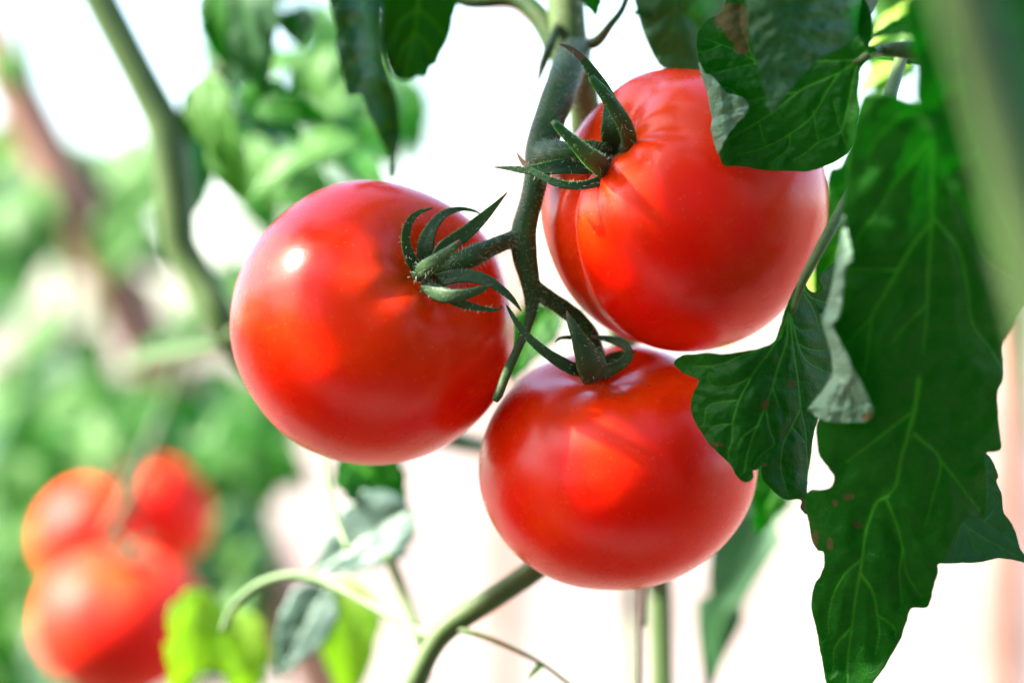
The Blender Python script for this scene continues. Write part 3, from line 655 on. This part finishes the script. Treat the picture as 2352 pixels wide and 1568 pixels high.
# leaf whose tip shows behind the large one
outE = T(N4, (1300,420),(1325,398),(1360,430),(1390,510),(1383,540),(1410,610),(1418,690),(1450,740),(1480,800),(1500,870),(1523,910),(1565,965),(1500,948),(1400,932),(1300,950),(1200,955),(1080,950),(1040,850),(1100,650),(1200,500))
vE = vv(N4, (2.6, [(1150,690),(1210,750),(1290,810),(1400,870),(1550,955)]), (2, [(1240,700),(1320,745),(1400,800),(1480,850)]), (2, [(1230,765),(1255,830),(1265,890)]), (1.8, [(1210,750),(1180,850),(1190,940)]), (1.8, [(1400,870),(1420,900),(1430,930)]), (1.8, [(1320,745),(1370,680),(1400,640)]))
traced_leaf('leaf', outE, lambda x, y: -0.022 + 0.00002*(x-2250), vE, plant, M_LEAFG, spacing=3.2, under=M_UNDER, seed=9, label='grey-green leaf tip pointing out behind the largest leaf')
# dark leaf close to the camera
outF = T(N3, (690,-400),(735,-60),(735,100),(755,200),(815,310),(895,520),(1000,700),(1110,900),(1250,1060),(1330,1160),(1480,1150),(1400,800),(1280,500),(1200,200),(1150,-150),(1000,-450))
vF = vv(N3, (6, [(900,-400),(950,0),(1050,400),(1200,800),(1330,1100)]), (4, [(960,50),(860,150),(800,180)]), (4, [(1050,400),(980,480),(940,500)]))
traced_leaf('leaf', outF, lambda x, y: -0.140 + 0.00003*(y-400), vF, plant, M_LEAF, spacing=6, under=M_UNDER, seed=10, relief=0.002, label='dark blurred leaf closest to the blurred stem')
tube('side_stem', pathpx([(2140, -260, -0.31, 130), (2215, 0, -0.31, 126), (2290, 260, -0.31, 122), (2350, 520, -0.31, 118), (2420, 850, -0.31, 118), (2500, 1300, -0.31, 118)]), plant, M_STEMO, n=50, seg=20, label='thick pale stem out of focus close to the camera')
outK = T(D0, (2170,-120),(2460,-140),(2480,300),(2470,800),(2400,720),(2352,600),(2290,400),(2230,180))
traced_leaf('leaf', outK, lambda x, y: -0.21 + 0.00002*(y-300), vv(D0, (6, [(2320,-120),(2380,200),(2440,700)])), plant, M_LEAFG, spacing=8, under=M_UNDER, seed=17, relief=0.002, label='olive blurred leaf behind the thick pale stem')
# leaf in front of the lowest tomato
def dH(x, y): return -0.050 - 0.00002*(1750-x) + 0.0000008*(x-1740)**2*0.6 + 0.00001*(y-900)
outH = T(N2, (890,115),(868,155),(835,225),(802,312),(782,380),(766,430),(745,470),(690,500),(620,520),(520,540),(440,550),(340,540),(250,550),(190,555),(143,595),(170,635),(210,665),(260,685),(290,705),(275,745),(255,790),(243,840),(250,905),(275,965),(315,1025),(345,1075),(390,1120),(440,1165),(475,1205),(505,1250),(545,1302),(590,1307),(617,1280),(612,1240),(640,1236),(667,1208),(666,1250),(678,1295),(715,1340),(760,1385),(820,1415),(880,1412),(912,1425),(905,1465),(938,1502),(942,1450),(938,1350),(945,1250),(958,1165),(985,1000),(1050,800),(1110,640),(1120,500),(1110,330),(1140,200),(1160,60),(1112,5),(1060,40),(1015,80),(1008,110),(1025,150),(1000,178),(975,180),(950,160),(932,130),(915,108))
vH = vv(N2, (3.4, [(900,130),(840,260),(825,370),(820,470),(770,620),(735,740),(690,860),(640,970),(590,1110),(560,1250)]), (2.8, [(835,300),(750,480),(670,590),(600,690),(530,820),(495,940),(488,1060),(465,1130),(485,1200)]), (2.2, [(800,400),(745,480),(560,550),(400,610),(250,620)]),
        (2.6, [(835,280),(860,520),(885,680),(905,870),(930,990),(940,1120),(948,1260)]), (2.4, [(840,300),(900,520),(960,600),(1080,660)]), (2.2, [(905,870),(850,980),(800,1080),(785,1220),(810,1330),(830,1400)]), (2.0, [(690,860),(715,990),(745,1080),(670,1140),(620,1210)]),
        (1.7, [(590,690),(500,730),(390,740),(345,690),(360,650)]), (1.7, [(530,820),(420,830),(340,860),(325,950)]), (1.7, [(495,960),(400,970),(340,1010)]), (1.6, [(735,740),(770,850),(790,900)]), (2.2, [(910,130),(960,200),(1060,240),(1130,230)]), (2, [(925,190),(980,280),(1020,410)]), (1.8, [(850,360),(900,400),(980,400)]), (1.6, [(640,970),(540,1050),(520,1090)]), (1.6, [(850,980),(920,1060),(930,1100)]), (1.6, [(880,480),(960,515),(1060,525)]))
leafH = traced_leaf('leaf', outH, dH, vH, plant, M_LEAF, spacing=3.0, under=M_UNDER, seed=12, relief=0.0010, dead=[(*N2(400, 1085), 16, 5), (*N2(688, 850), 8, 12), (*N2(850, 722), 9, 8), (*N2(912, 1450), 9, 18), (*N2(690, 1205), 6, 4)], label='dark green veined leaf lying over the lowest tomato')
tube('leaf_stalk', [(P(*N2(850, 300), dH(*N2(850, 300))-0.0006), px(5)), (P(*N2(905, 130), -0.052), px(9)), (P(*N2(960, 20), -0.053), px(11)), (P(1900, 540, -0.052), px(12)), (P(1945, 460, -0.045), px(13)), (P(2010, 330, -0.03), px(14)), (P(2080, 100, 0.0), px(15))], plant, M_STEMO, n=40)

# leaves and stalks behind the right-hand side
pleaf(2060, 330, 1870, 700, 190, 0.05, plant, M_LEAF, seed=21)
pleaf(1990, 640, 1660, 800, 170, 0.10, plant, M_YELLOW, seed=22, n=(-0.3, -0.4, 0.9))
pleaf(2180, 20, 1980, 120, 130, 0.07, plant, M_YELLOW, seed=23, n=(-0.4, -0.4, 0.8))
pleaf(2150, 130, 1950, 250, 140, 0.09, plant, M_YELLOW, seed=24, n=(-0.4, -0.3, 0.9))
pleaf(2140, -60, 2010, 240, 230, 0.14, plant, M_BGLEAF, seed=51, lobes=0.3)
pleaf(2170, 60, 1990, 90, 60, 0.03, plant, M_LEAF, seed=25)
pleaf(2150, 150, 1960, 140, 46, 0.0, plant, M_LEAF, seed=26)
pleaf(1850, 1020, 1620, 1640, 200, 0.22, plant, M_LEAFG, seed=27, n=(-0.5, -0.7, 0.5), lobes=0.4, nl=3.2)
pleaf(1820, 1000, 1740, 1230, 130, 0.09, plant, M_LEAF, seed=28, lobes=0.3)
pleaf(1270, 700, 1170, 880, 130, 0.10, plant, M_LEAF, seed=29)
pleaf(2330, 480, 2290, 800, 160, 0.02, plant, M_LEAFG, seed=31)
# drooping leaves at the top
def dTop(x, y): return 0.050 + 0.00004*(y-100)
outI = T(R8 := crop(1200, 0, 1.68), (560,-80),(555,0),(560,120),(555,240),(560,330),(590,430),(640,520),(700,540),(760,530),(800,510),(850,515),(880,450),(920,430),(940,370),(985,290),(1015,200),(1030,110),(1045,60),(1060,-80))
vI = vv(R8, (4, [(800,-60),(780,150),(740,350),(700,530)]), (3, [(790,60),(900,150),(980,260)]), (3, [(770,220),(850,300),(900,400)]), (3, [(790,60),(660,160),(590,330)]), (3, [(770,220),(690,320),(640,460)]))
traced_leaf('leaf', outI, dTop, vI, plant, M_LEAF, spacing=5, under=M_UNDER, seed=14, relief=0.002, label='deep green leaf hanging from the stalk along the top')
outJ = T(R8, (190,-80),(200,20),(225,120),(250,210),(245,330),(280,450),(320,630),(420,640),(470,760),(520,880),(590,1010),(605,1080),(600,1180),(640,1180),(645,1060),(665,900),(660,720),(625,600),(590,480),(560,330),(560,0),(560,-80))
vJ = vv(R8, (4, [(420,-60),(480,300),(530,600),(590,850),(615,1150)]), (3, [(450,100),(330,200),(260,260)]), (3, [(490,350),(400,450),(330,560)]), (3, [(530,600),(600,640),(640,700)]))
traced_leaf('leaf', outJ, lambda x, y: 0.056 + 0.008*math.sin((x-840)*0.028), vJ, plant, M_LEAFG, spacing=5, under=M_UNDER, seed=15, relief=0.0025, ripple=0.003, label='twisted grey-green leaf drooping to a thin tip')
# lower stalks
tube('side_stem', pathpx([(1480, 1120, 0.055, 44), (1340, 1225, 0.05, 46), (1240, 1300, 0.045, 54), (1120, 1380, 0.045, 54), (1030, 1440, 0.045, 56), (985, 1500, 0.045, 50), (945, 1590, 0.045, 52), (900, 1700, 0.05, 52)]), plant, M_STEMO, n=60, seg=16)
tube('leaf_stalk', pathpx([(1005, 1462, 0.045, 24), (950, 1445, 0.055, 20), (860, 1395, 0.07, 20), (780, 1350, 0.08, 21), (730, 1330, 0.085, 22), (660, 1322, 0.09, 22), (590, 1345, 0.095, 21), (535, 1395, 0.10, 20), (510, 1450, 0.10, 15)]), plant, M_STEMP, n=50)
tube('leaf_stalk', pathpx([(1030, 1440, 0.045, 20), (1090, 1455, 0.04, 14), (1170, 1485, 0.04, 12), (1240, 1520, 0.04, 11), (1320, 1580, 0.04, 11)]), plant, M_STEMO, n=30)
pleaf(1250, 1520, 1215, 1560, 16, 0.04, plant, M_LEAF, seed=33, nu=12, nv=4)
pleaf(455, 1350, 395, 1620, 165, 0.20, plant, M_YELLOW, seed=34, n=(0.5, -0.7, 0.5), lobes=0.3, nl=3.2)
pleaf(540, 1400, 560, 1640, 155, 0.21, plant, M_YELLOW, seed=35, n=(0.3, -0.9, 0.2), lobes=0.3, nl=3.2)
pleaf(745, 1345, 640, 1555, 140, 0.14, plant, M_BLUE, seed=36, n=(-0.1, -0.98, 0.15), lobes=0.06, fold=0.06, droop=0.04)
pleaf(790, 1330, 800, 1630, 155, 0.22, plant, M_YELLOW, seed=37, n=(0.2, -0.9, 0.3), lobes=0.05)
pleaf(945, 1165, 712, 1325, 195, 0.13, plant, M_BLUE, seed=38, n=(-0.15, -0.93, 0.35), lobes=0.14, fold=0.08, droop=0.05)
tube('leaf_stalk', pathpx([(745, 1040, 0.11, 20), (752, 1110, 0.10, 20), (775, 1200, 0.09, 18), (800, 1260, 0.08, 14)]), plant, M_STEMP, n=20)
pleaf(790, 1040, 930, 1190, 190, 0.14, plant, M_LEAF, seed=39)
tube('leaf_stalk', pathpx([(890, 1270, 0.12, 26), (930, 1370, 0.12, 26), (965, 1470, 0.11, 24), (985, 1560, 0.11, 22)]), plant, M_STEMO, n=24)
string_o = tube('support_string', [(P(1478, 1130, 0.06), 0.0012), (P(1482, 1340, 0.058), 0.0012), (P(1476, 1480, 0.058), 0.0012), (P(1470, 1640, 0.058), 0.0012), (Vector((P(1470, 1640, .058).x, 0.05, 0.01)), 0.0012)], None, plain('string', (0.62, 0.52, 0.48)), n=60, seg=8)
string_o['label'] = 'pale support string running down beside the main stem'; string_o['category'] = 'string'

# ------------------------------------------------------------------ the plant's unseen upper leaves, added along the sun's rays to shade the fruit
def shade_canopy():
    rnd = random.Random(11)
    ex = TOSUN.cross(Vector((0, 1, 0))).normalized(); ey = TOSUN.cross(ex)
    def ab(p): return np.array((p.dot(ex), p.dot(ey)))
    targets = []; gaps = []
    for t in (T1, T2, T3):
        for v in list(t.me.vertices)[::(9 if t is T1 else 24)]:
            p = v.co + ROOTLOC[t.root.name]
            n = (p-t.c).normalized()
            if n.dot(TOSUN) > 0.05: targets.append(p)
    for x0, x1, y0, y1, Y in ((1560, 1960, 60, 380, -0.05), (1600, 1880, 700, 1120, -0.05), (1180, 1250, 200, 800, -0.012), (950, 1180, 460, 700, -0.03), (1250, 1420, 150, 430, -0.03), (1880, 2300, 260, 950, -0.08)):
        for _ in range(70): targets.append(P(rnd.uniform(x0, x1), rnd.uniform(y0, y1), Y))
    for x, y, r in ((605, 625, 0.009), (610, 690, 0.010), (822, 594, 0.0062)):
        s = surfY(T1, x, y)
        if s is None: s = 0.0
        gaps.append((ab(P(x, y, s)), r))
    for x, y, r in ((1425, 430, 0.0045), (1345, 525, 0.0045)):
        gaps.append((ab(P(x, y, surfY(T2, x, y))), r))
    A = np.array([ab(p) for p in targets])
    keep = np.ones(len(A), bool)
    for g, r in gaps: keep &= np.linalg.norm(A-g, axis=1) > r*1.05
    A = A[keep]; Pz = [p for p, k in zip(targets, keep) if k]
    covered = np.zeros(len(A), int); chosen = []
    lo, hi = A.min(0)-0.02, A.max(0)+0.02
    cands = []
    for _ in range(9000):
        c = np.array((rnd.uniform(lo[0], hi[0]), rnd.uniform(lo[1], hi[1]))); an = rnd.uniform(0, 2*math.pi)
        L = rnd.choice((rnd.uniform(0.018, 0.03), rnd.uniform(0.03, 0.05), rnd.uniform(0.05, 0.095))); Wd = L*rnd.uniform(0.5, 0.66)
        d = np.array((math.cos(an), math.sin(an))); e = np.array((-d[1], d[0]))
        bad = False
        for g, r in gaps:
            q = g-c
            if (abs(q@d)/(L/2+r))**2 + (abs(q@e)/(Wd/2+r))**2 < 1: bad = True; break
        if bad: continue
        Q = A-c; cov = ((Q@d)/(L*0.46))**2 + ((Q@e)/(Wd*0.42))**2 < 1
        cands.append((c, an, L, Wd, cov))
    for _ in range(60):
        best = max(cands, key=lambda k: (k[4] & (covered == 0)).sum())
        gain = (best[4] & (covered == 0)).sum()
        if gain < 3: break
        chosen.append(best); covered += best[4]
    for k in np.nonzero(covered == 0)[0]:                     # small leaflets close the last holes
        if covered[k]: continue
        for f in (0.034, 0.026, 0.018):
            an = rnd.uniform(0, math.pi); d = np.array((math.cos(an), math.sin(an))); e = np.array((-d[1], d[0])); L, Wd = f, f*0.7
            if any((abs((g-A[k])@d)/(L/2+r*0.85))**2 + (abs((g-A[k])@e)/(Wd/2+r*0.85))**2 < 1 for g, r in gaps): continue
            Q = A-A[k]; cov = ((Q@d)/(L*0.46))**2 + ((Q@e)/(Wd*0.42))**2 < 1
            chosen.append((A[k].copy(), an, L, Wd, cov)); covered += cov; break
    for i, (c, an, L, Wd, cov) in enumerate(chosen):
        Wd *= 1.06
        # the ray through c meets the leaf between 0.2 and 0.34 m up the sun's direction
        o = ex*c[0] + ey*c[1]
        zmin = H + 0.165 + rnd.uniform(0.0, 0.11)
        s = (zmin - o.z)/TOSUN.z
        p = o + TOSUN*s
        d = ex*math.cos(an) + ey*math.sin(an)
        n = (TOSUN + Vector((rnd.uniform(-.3, .3), rnd.uniform(-.3, .3), 0.1))).normalized()
        grid_leaf(p-d*L/2, p+d*L/2, Wd, n, plant, M_LEAF, seed=100+i, under=M_UNDER, nu=24, nv=6, droop=-0.06)
        a = p-d*L/2; b = Vector((ms[1][0].x + rnd.uniform(-.02, .02), 0.045, a.z + rnd.uniform(-0.02, 0.05)))
        mid = (a+b)/2 + Vector((0, 0, 0.03))
        tube('leaf_stalk', [(a, 0.0012), (mid, 0.0018), (b, 0.0022)], plant, M_STEM, n=14, seg=8)
    # more unseen leaves added overhead, to keep the sky out of the fruit's reflections
    for i in range(30):
        p = Vector((rnd.uniform(-0.22, 0.40), rnd.uniform(-0.55, 0.10), H + rnd.uniform(0.30, 0.62)))
        an = rnd.uniform(0, 2*math.pi); L = rnd.uniform(0.09, 0.14)
        if p.x < -0.02 and p.y > -0.12: continue
        d = Vector((math.cos(an), math.sin(an), rnd.uniform(-.4, .1))).normalized()
        grid_leaf(p-d*L/2, p+d*L/2, L*0.62, Vector((rnd.uniform(-.4, .4), rnd.uniform(-.4, .4), 1)), plant, M_LEAF, seed=400+i, under=M_UNDER, nu=16, nv=5)
        b = Vector((ms[1][0].x, 0.045, p.z + 0.03)); a = p-d*L/2
        tube('leaf_stalk', [(a, 0.0012), ((a+b)/2 + Vector((0, 0, 0.04)), 0.0018), (b, 0.0024)], plant, M_STEM, n=10, seg=6)
    print('canopy leaves', len(chosen), 'uncovered', int((covered == 0).sum()), 'of', len(A))
shade_canopy()

# ================================================================== plants and fruit behind
BGS = 1.45
def bgplant(base_x, base_y, label, stem, leaves, group='tomato plants growing behind the sharp cluster'):
    r = root('tomato_plant', (base_x, base_y, 0), label, 'tomato plant', group)
    st = pathpx([(x, y, Y*BGS if Y > 0.25 else Y, w) for x, y, Y, w in stem]); lo = st[-1]
    tube('main_stem', st + [(Vector((base_x, base_y, 0.55)), lo[1]), (Vector((base_x, base_y, -0.02)), lo[1]*1.2)], r, M_STEMO, n=90, seg=12, bump=0.1)
    for i, (x0, y0, x1, y1, w, Y, m, n) in enumerate(leaves):
        if Y > 0.25: Y *= 1.8
        pleaf(x0, y0, x1, y1, w, Y, r, m, n=n, seed=200+i*3+int(base_x*50), nu=22, nv=6, twist=0.6*math.sin(i*2.1), fold=0.2+0.15*math.sin(i*1.3))
    return r
UP = (-0.3, -0.5, 0.8); FR = (-0.4, -0.85, 0.3); SD = (0.5, -0.7, 0.4)
L_, G_, B_, Y_, U_ = M_LEAF, M_LEAFG, M_BGLEAF, M_YELLOW, M_UNDER
bgplant(P(1446, 1400, 0.2).x, 0.2, 'blurred tomato plant whose dark stem slants past the white sky gaps', [(130, -200, 0.22, 80), (232, 0, 0.22, 80), (330, 190, 0.22, 80), (388, 310, 0.22, 90), (400, 430, 0.22, 92), (415, 570, 0.22, 80), (485, 690, 0.22, 80), (550, 800, 0.22, 76), (700, 920, 0.26, 54), (1000, 1000, 0.2, 50), (1300, 1080, 0.28, 40), (1440, 1230, 0.3, 32), (1446, 1400, 0.3, 32), (1450, 1568, 0.3, 32)], [
    (560, -120, 610, 220, 220, 0.15, G_, FR), (500, -40, 520, 160, 90, 0.14, L_, FR), (690, 20, 690, 110, 110, 0.15, G_, FR), (470, 170, 560, 430, 130, 0.16, B_, FR), (560, 200, 690, 330, 150, 0.15, L_, UP),
    (590, 250, 760, 275, 80, 0.13, L_, FR), (830, 330, 570, 470, 150, 0.20, B_, UP), (520, 300, 560, 470, 110, 0.18, B_, FR), (450, 300, 400, 560, 110, 0.24, G_, SD), (480, 180, 430, 330, 100, 0.22, L_, FR), (650, 420, 760, 520, 150, 0.22, B_, UP)])
bgplant(P(330, 1500, 0.64).x, 0.64, 'hazy tomato plant behind the blurred tomatoes, bearing them', [(500, 620, 0.40, 26), (440, 780, 0.40, 26), (400, 880, 0.40, 26), (372, 960, 0.40, 24), (350, 1040, 0.42, 24), (340, 1200, 0.46, 26), (330, 1500, 0.46, 28)], [
    (330, 900, 270, 1020, 130, 0.42, L_, FR), (150, 880, 80, 1150, 190, 0.46, L_, FR), (190, 1000, 120, 1190, 130, 0.5, L_, SD), (520, 980, 720, 1140, 170, 0.36, L_, UP), (480, 960, 600, 1160, 150, 0.42, L_, FR), (640, 1000, 660, 1130, 110, 0.34, L_, FR),
    (470, 1080, 530, 1340, 150, 0.48, G_, FR), (560, 1120, 620, 1420, 170, 0.44, G_, FR), (450, 1200, 640, 1600, 170, 0.55, G_, SD), (60, 1150, 20, 1500, 150, 0.5, L_, FR), (-20, 1300, 60, 1620, 140, 0.46, L_, FR), (360, 760, 480, 820, 60, 0.4, L_, UP), (300, 830, 520, 770, 60, 0.3, L_, UP)])
bgplant(P(120, 1300, 1.08).x, 1.08, 'palest washed-out tomato plant farthest back beside the leaning stake', [(60, -100, 0.75, 24), (90, 300, 0.75, 24), (150, 700, 0.75, 26), (130, 1000, 0.75, 26)], [
    (0, 110, 60, 220, 110, 0.5, B_, FR), (40, 260, 200, 520, 150, 0.75, B_, UP), (-30, 320, 60, 560, 150, 0.8, Y_, FR), (150, 330, 260, 520, 140, 0.7, B_, FR), (250, 380, 360, 560, 130, 0.7, B_, UP), (40, 560, -20, 760, 170, 0.62, L_, FR), (110, 520, 220, 640, 120, 0.8, B_, FR),
    (260, 480, 200, 760, 110, 0.62, B_, SD), (130, 700, 60, 900, 150, 0.7, B_, UP), (180, 760, 230, 960, 190, 0.7, B_, FR), (60, 820, 160, 1020, 190, 0.75, B_, UP), (300, 520, 420, 640, 120, 0.66, G_, FR), (220, 900, 260, 1080, 140, 0.6, B_, FR), (0, 900, 60, 1080, 130, 0.85, B_, FR),
    (420, 860, 600, 960, 150, 0.7, B_, UP), (520, 900, 700, 1010, 150, 0.6, B_, UP), (330, 640, 300, 830, 80, 0.7, B_, SD)])

GAPS = [(190, 170, 130, 170), (400, 140, 70, 160), (492, 512, 55, 100), (375, 640, 68, 92), (258, 805, 32, 62), (480, 846, 55, 52), (170, 735, 30, 80), (135, 594, 45, 48), (82, 729, 33, 33), (30, 805, 28, 48), (720, 1190, 85, 95), (760, 1480, 60, 60)]
def fill_leaves(parent, n, box, Y, size, mats, seed):
    rnd = random.Random(seed); done = 0; tries = 0
    while done < n and tries < n*40:
        tries += 1
        x, y = rnd.uniform(box[0], box[2]), rnd.uniform(box[1], box[3]); L = rnd.uniform(*size); an = rnd.gauss(math.pi/2, 0.7)
        x1, y1 = x+L*math.cos(an), y+L*math.sin(an)
        if any(((px_-gx)/(rx+0.14*L))**2 + ((py_-gy)/(ry+0.14*L))**2 < 1 for gx, gy, rx, ry in GAPS for px_, py_ in ((x*.8+x1*.2, y*.8+y1*.2), ((x+x1)/2, (y+y1)/2), (x*.2+x1*.8, y*.2+y1*.8))): continue
        Yq = rnd.uniform(*Y)
        pleaf(x, y, x1, y1, L*rnd.uniform(.6, .8), Yq, parent, rnd.choice(mats), Y1=Yq-rnd.uniform(0, .04), n=(rnd.uniform(-.6, .4), -0.7, rnd.uniform(.2, .9)), seed=seed*50+done, nu=18, nv=5, fold=rnd.uniform(.1, .4), twist=rnd.uniform(-.8, .8))
        done += 1
PL = [o for o in bpy.data.objects if o.name.startswith('tomato_plant.')]
fill_leaves(PL[2], 120, (-80, 280, 560, 1000), (0.9, 1.35), (120, 220), [B_, L_, B_, G_, B_, B_], 1)
fill_leaves(PL[1], 45, (-60, 880, 640, 1500), (0.66, 0.95), (120, 210), [L_, B_, B_, G_], 2)
GAPS_ALL = GAPS; GAPS = [(720, 1190, 85, 95), (760, 1480, 60, 60)]
fill_leaves(PL[1], 42, (-80, 960, 560, 1480), (0.80, 1.05), (170, 270), [L_, L_, B_, G_], 4)
fill_leaves(PL[1], 12, (470, 940, 700, 1120), (0.6, 0.75), (120, 190), [L_, L_, B_], 5)
GAPS = GAPS_ALL
tube('side_stem', pathpx([(400, 370, 0.25, 80), (430, 290, 0.25, 66), (470, 210, 0.25, 56), (520, 130, 0.24, 40), (560, -40, 0.26, 36)]), PL[0], M_STEMO, n=30)
tube('leaf_stalk', pathpx([(540, 770, 0.2, 40), (470, 800, 0.28, 34), (380, 818, 0.36, 34), (300, 840, 0.45, 34)]), PL[0], M_STEMO, n=20)
fill_leaves(PL[0], 16, (560, 60, 900, 470), (0.7, 1.1), (130, 220), [B_, L_, B_], 6)
fill_leaves(PL[0], 34, (430, -60, 860, 480), (0.24, 0.5), (120, 200), [B_, L_, B_, G_], 3)

def bgtom(x, y, Y, w, axis, label, seed):
    t = tomato_shape(P(x, y, Y), px(w*1.03, Y)/2, axis, kz=(1.02 if seed < 5 else 0.88), dimple=0.13, lobes=((5, 0.015, seed),), seed=seed, nu=72, nv=48)
    r = root('tomato', t.pole, label, 'tomato', 'blurred ripe tomatoes of the far cluster')
    link('fruit', t.me, r, [M_TOMD])
    c = bpy.data.objects.new('calyx', None); COL.objects.link(c); c.parent = r; c.empty_display_size = 0.01
    side = t.axis.orthogonal().normalized()
    for k in range(5):
        d = Matrix.Rotation(k*2*math.pi/5, 3, t.axis) @ side
        grid_leaf(t.pole - t.axis*0.001, t.pole + d*0.022 + t.axis*0.008, 0.006, t.axis, c, M_SEPAL, name='sepal', lobes=0, nu=10, nv=3, seed=k)
    tube('pedicel', [(t.pole - t.axis*0.004, 0.0022), (t.pole + t.axis*0.012, 0.002)], r, M_STEMP, n=8, seg=8)
    return t
bgtom(358, 1182, 0.63, 250, (-0.45, -0.1, 0.9), 'blurred red tomato at the upper back of the far cluster', 2)
bgtom(214, 1234, 0.60, 256, (0.5, -0.1, 0.85), 'blurred red tomato with a broad white sheen, touching two others of the far cluster', 3)
bgtom(277, 1425, 0.50, 378, (0.1, -0.35, 0.93), 'largest blurred red tomato, lowest of the far cluster', 5)
bg_truss_parent = [o for o in bpy.data.objects if o.name.startswith('tomato_plant') and o.get('label', '').startswith('hazy')][0]
tube('truss_stem', pathpx([(375, 950, 0.52, 30), (335, 1050, 0.50, 30), (300, 1130, 0.48, 30), (262, 1200, 0.47, 30), (235, 1240, 0.47, 26)]), bg_truss_parent, M_STEM, n=24, seg=10)

def stake(pts, label, seed):
    (x0, y0, Y0, w0), (x1, y1, Y1, w1) = pts
    a, b = P(x0, y0, Y0), P(x1, y1, Y1); d = b-a
    b2 = a + d*((a.z+0.02)/(a.z-b.z))                       # on down into the soil
    o = tube('wooden_stake', [(a, px(w0, Y0)/2), ((a+b2)/2, px((w0+w1)/2, Y0)/2), (b2, px(w1, Y1)/2)], None, M_WOOD, n=30, seg=12, bump=0.1, seed=seed)
    o['label'] = label; o['category'] = 'stake'; o['group'] = 'wooden stakes in the far background'
stake([(-70, 0, 0.95, 118), (430, 960, 0.95, 124)], 'leaning brown wooden stake crossing behind the blurred tomato plants', 1)
stake([(1178, -200, 3.4, 70), (1172, 300, 3.4, 80)], 'faint pinkish post standing far off in the bright gap beside the main stem', 2)
stake([(2352, 300, 1.4, 90), (2330, 900, 1.4, 90)], 'blurred brownish post at the edge beyond the largest leaf', 3)

# ------------------------------------------------------------------ unseen plants added round the camera, to block sky and darken reflections
def unseen_blocker_plants():
    rnd = random.Random(5)
    rows = [(-0.95, -1.42), (-0.5, -1.30), (-0.1, -1.38), (0.3, -1.28), (0.72, -1.36), (1.1, -1.2), (1.2, -0.8), (1.15, -0.35), (-1.3, -2.3), (-0.8, -2.15), (-0.3, -2.3), (0.2, -2.15), (0.75, -2.3), (1.3, -2.15), (-1.35, -1.1), (-0.75, -0.12, 1.36), (-0.95, 0.25, 1.36)]
    protos = []
    for k in range(4):
        o = grid_leaf((0, 0, 0), (0.17, 0, -0.05), 0.12, (0, 0, 1), None, (M_LEAF, M_LEAF, M_LEAFG, M_LEAF)[k], seed=300+k, nu=14, nv=5, lobes=0.3, droop=0.1)
        protos.append(o)
    for i, (x, y, *zt) in enumerate(rows):
        zt = zt[0] if zt else 2.4
        r = root('tomato_plant', (x, y, 0), 'unseen leafy tomato plant added out of frame to block the sky', 'tomato plant', 'unseen plants added as light blockers')
        tube('main_stem', [((x, y, -0.02), 0.007), ((x+.02, y+.01, zt*0.5), 0.006), ((x-.01, y, zt), 0.004)], r, M_STEM, n=20, seg=8)
        for j in range(170):
            z = rnd.uniform(0.12, zt); a = rnd.uniform(0, 2*math.pi); q = rnd.uniform(0.02, 0.26)
            c = protos[j % 4].copy(); COL.objects.link(c); c.parent = r; c.name = 'leaf'
            c.location = (math.cos(a)*q, math.sin(a)*q*0.8, z); c.rotation_euler = (rnd.gauss(0, .5), rnd.gauss(.5, .5), a+rnd.gauss(0, .6)); c.scale = (rnd.uniform(.8, 1.3),)*3
    for o in protos: bpy.data.objects.remove(o)
unseen_blocker_plants()
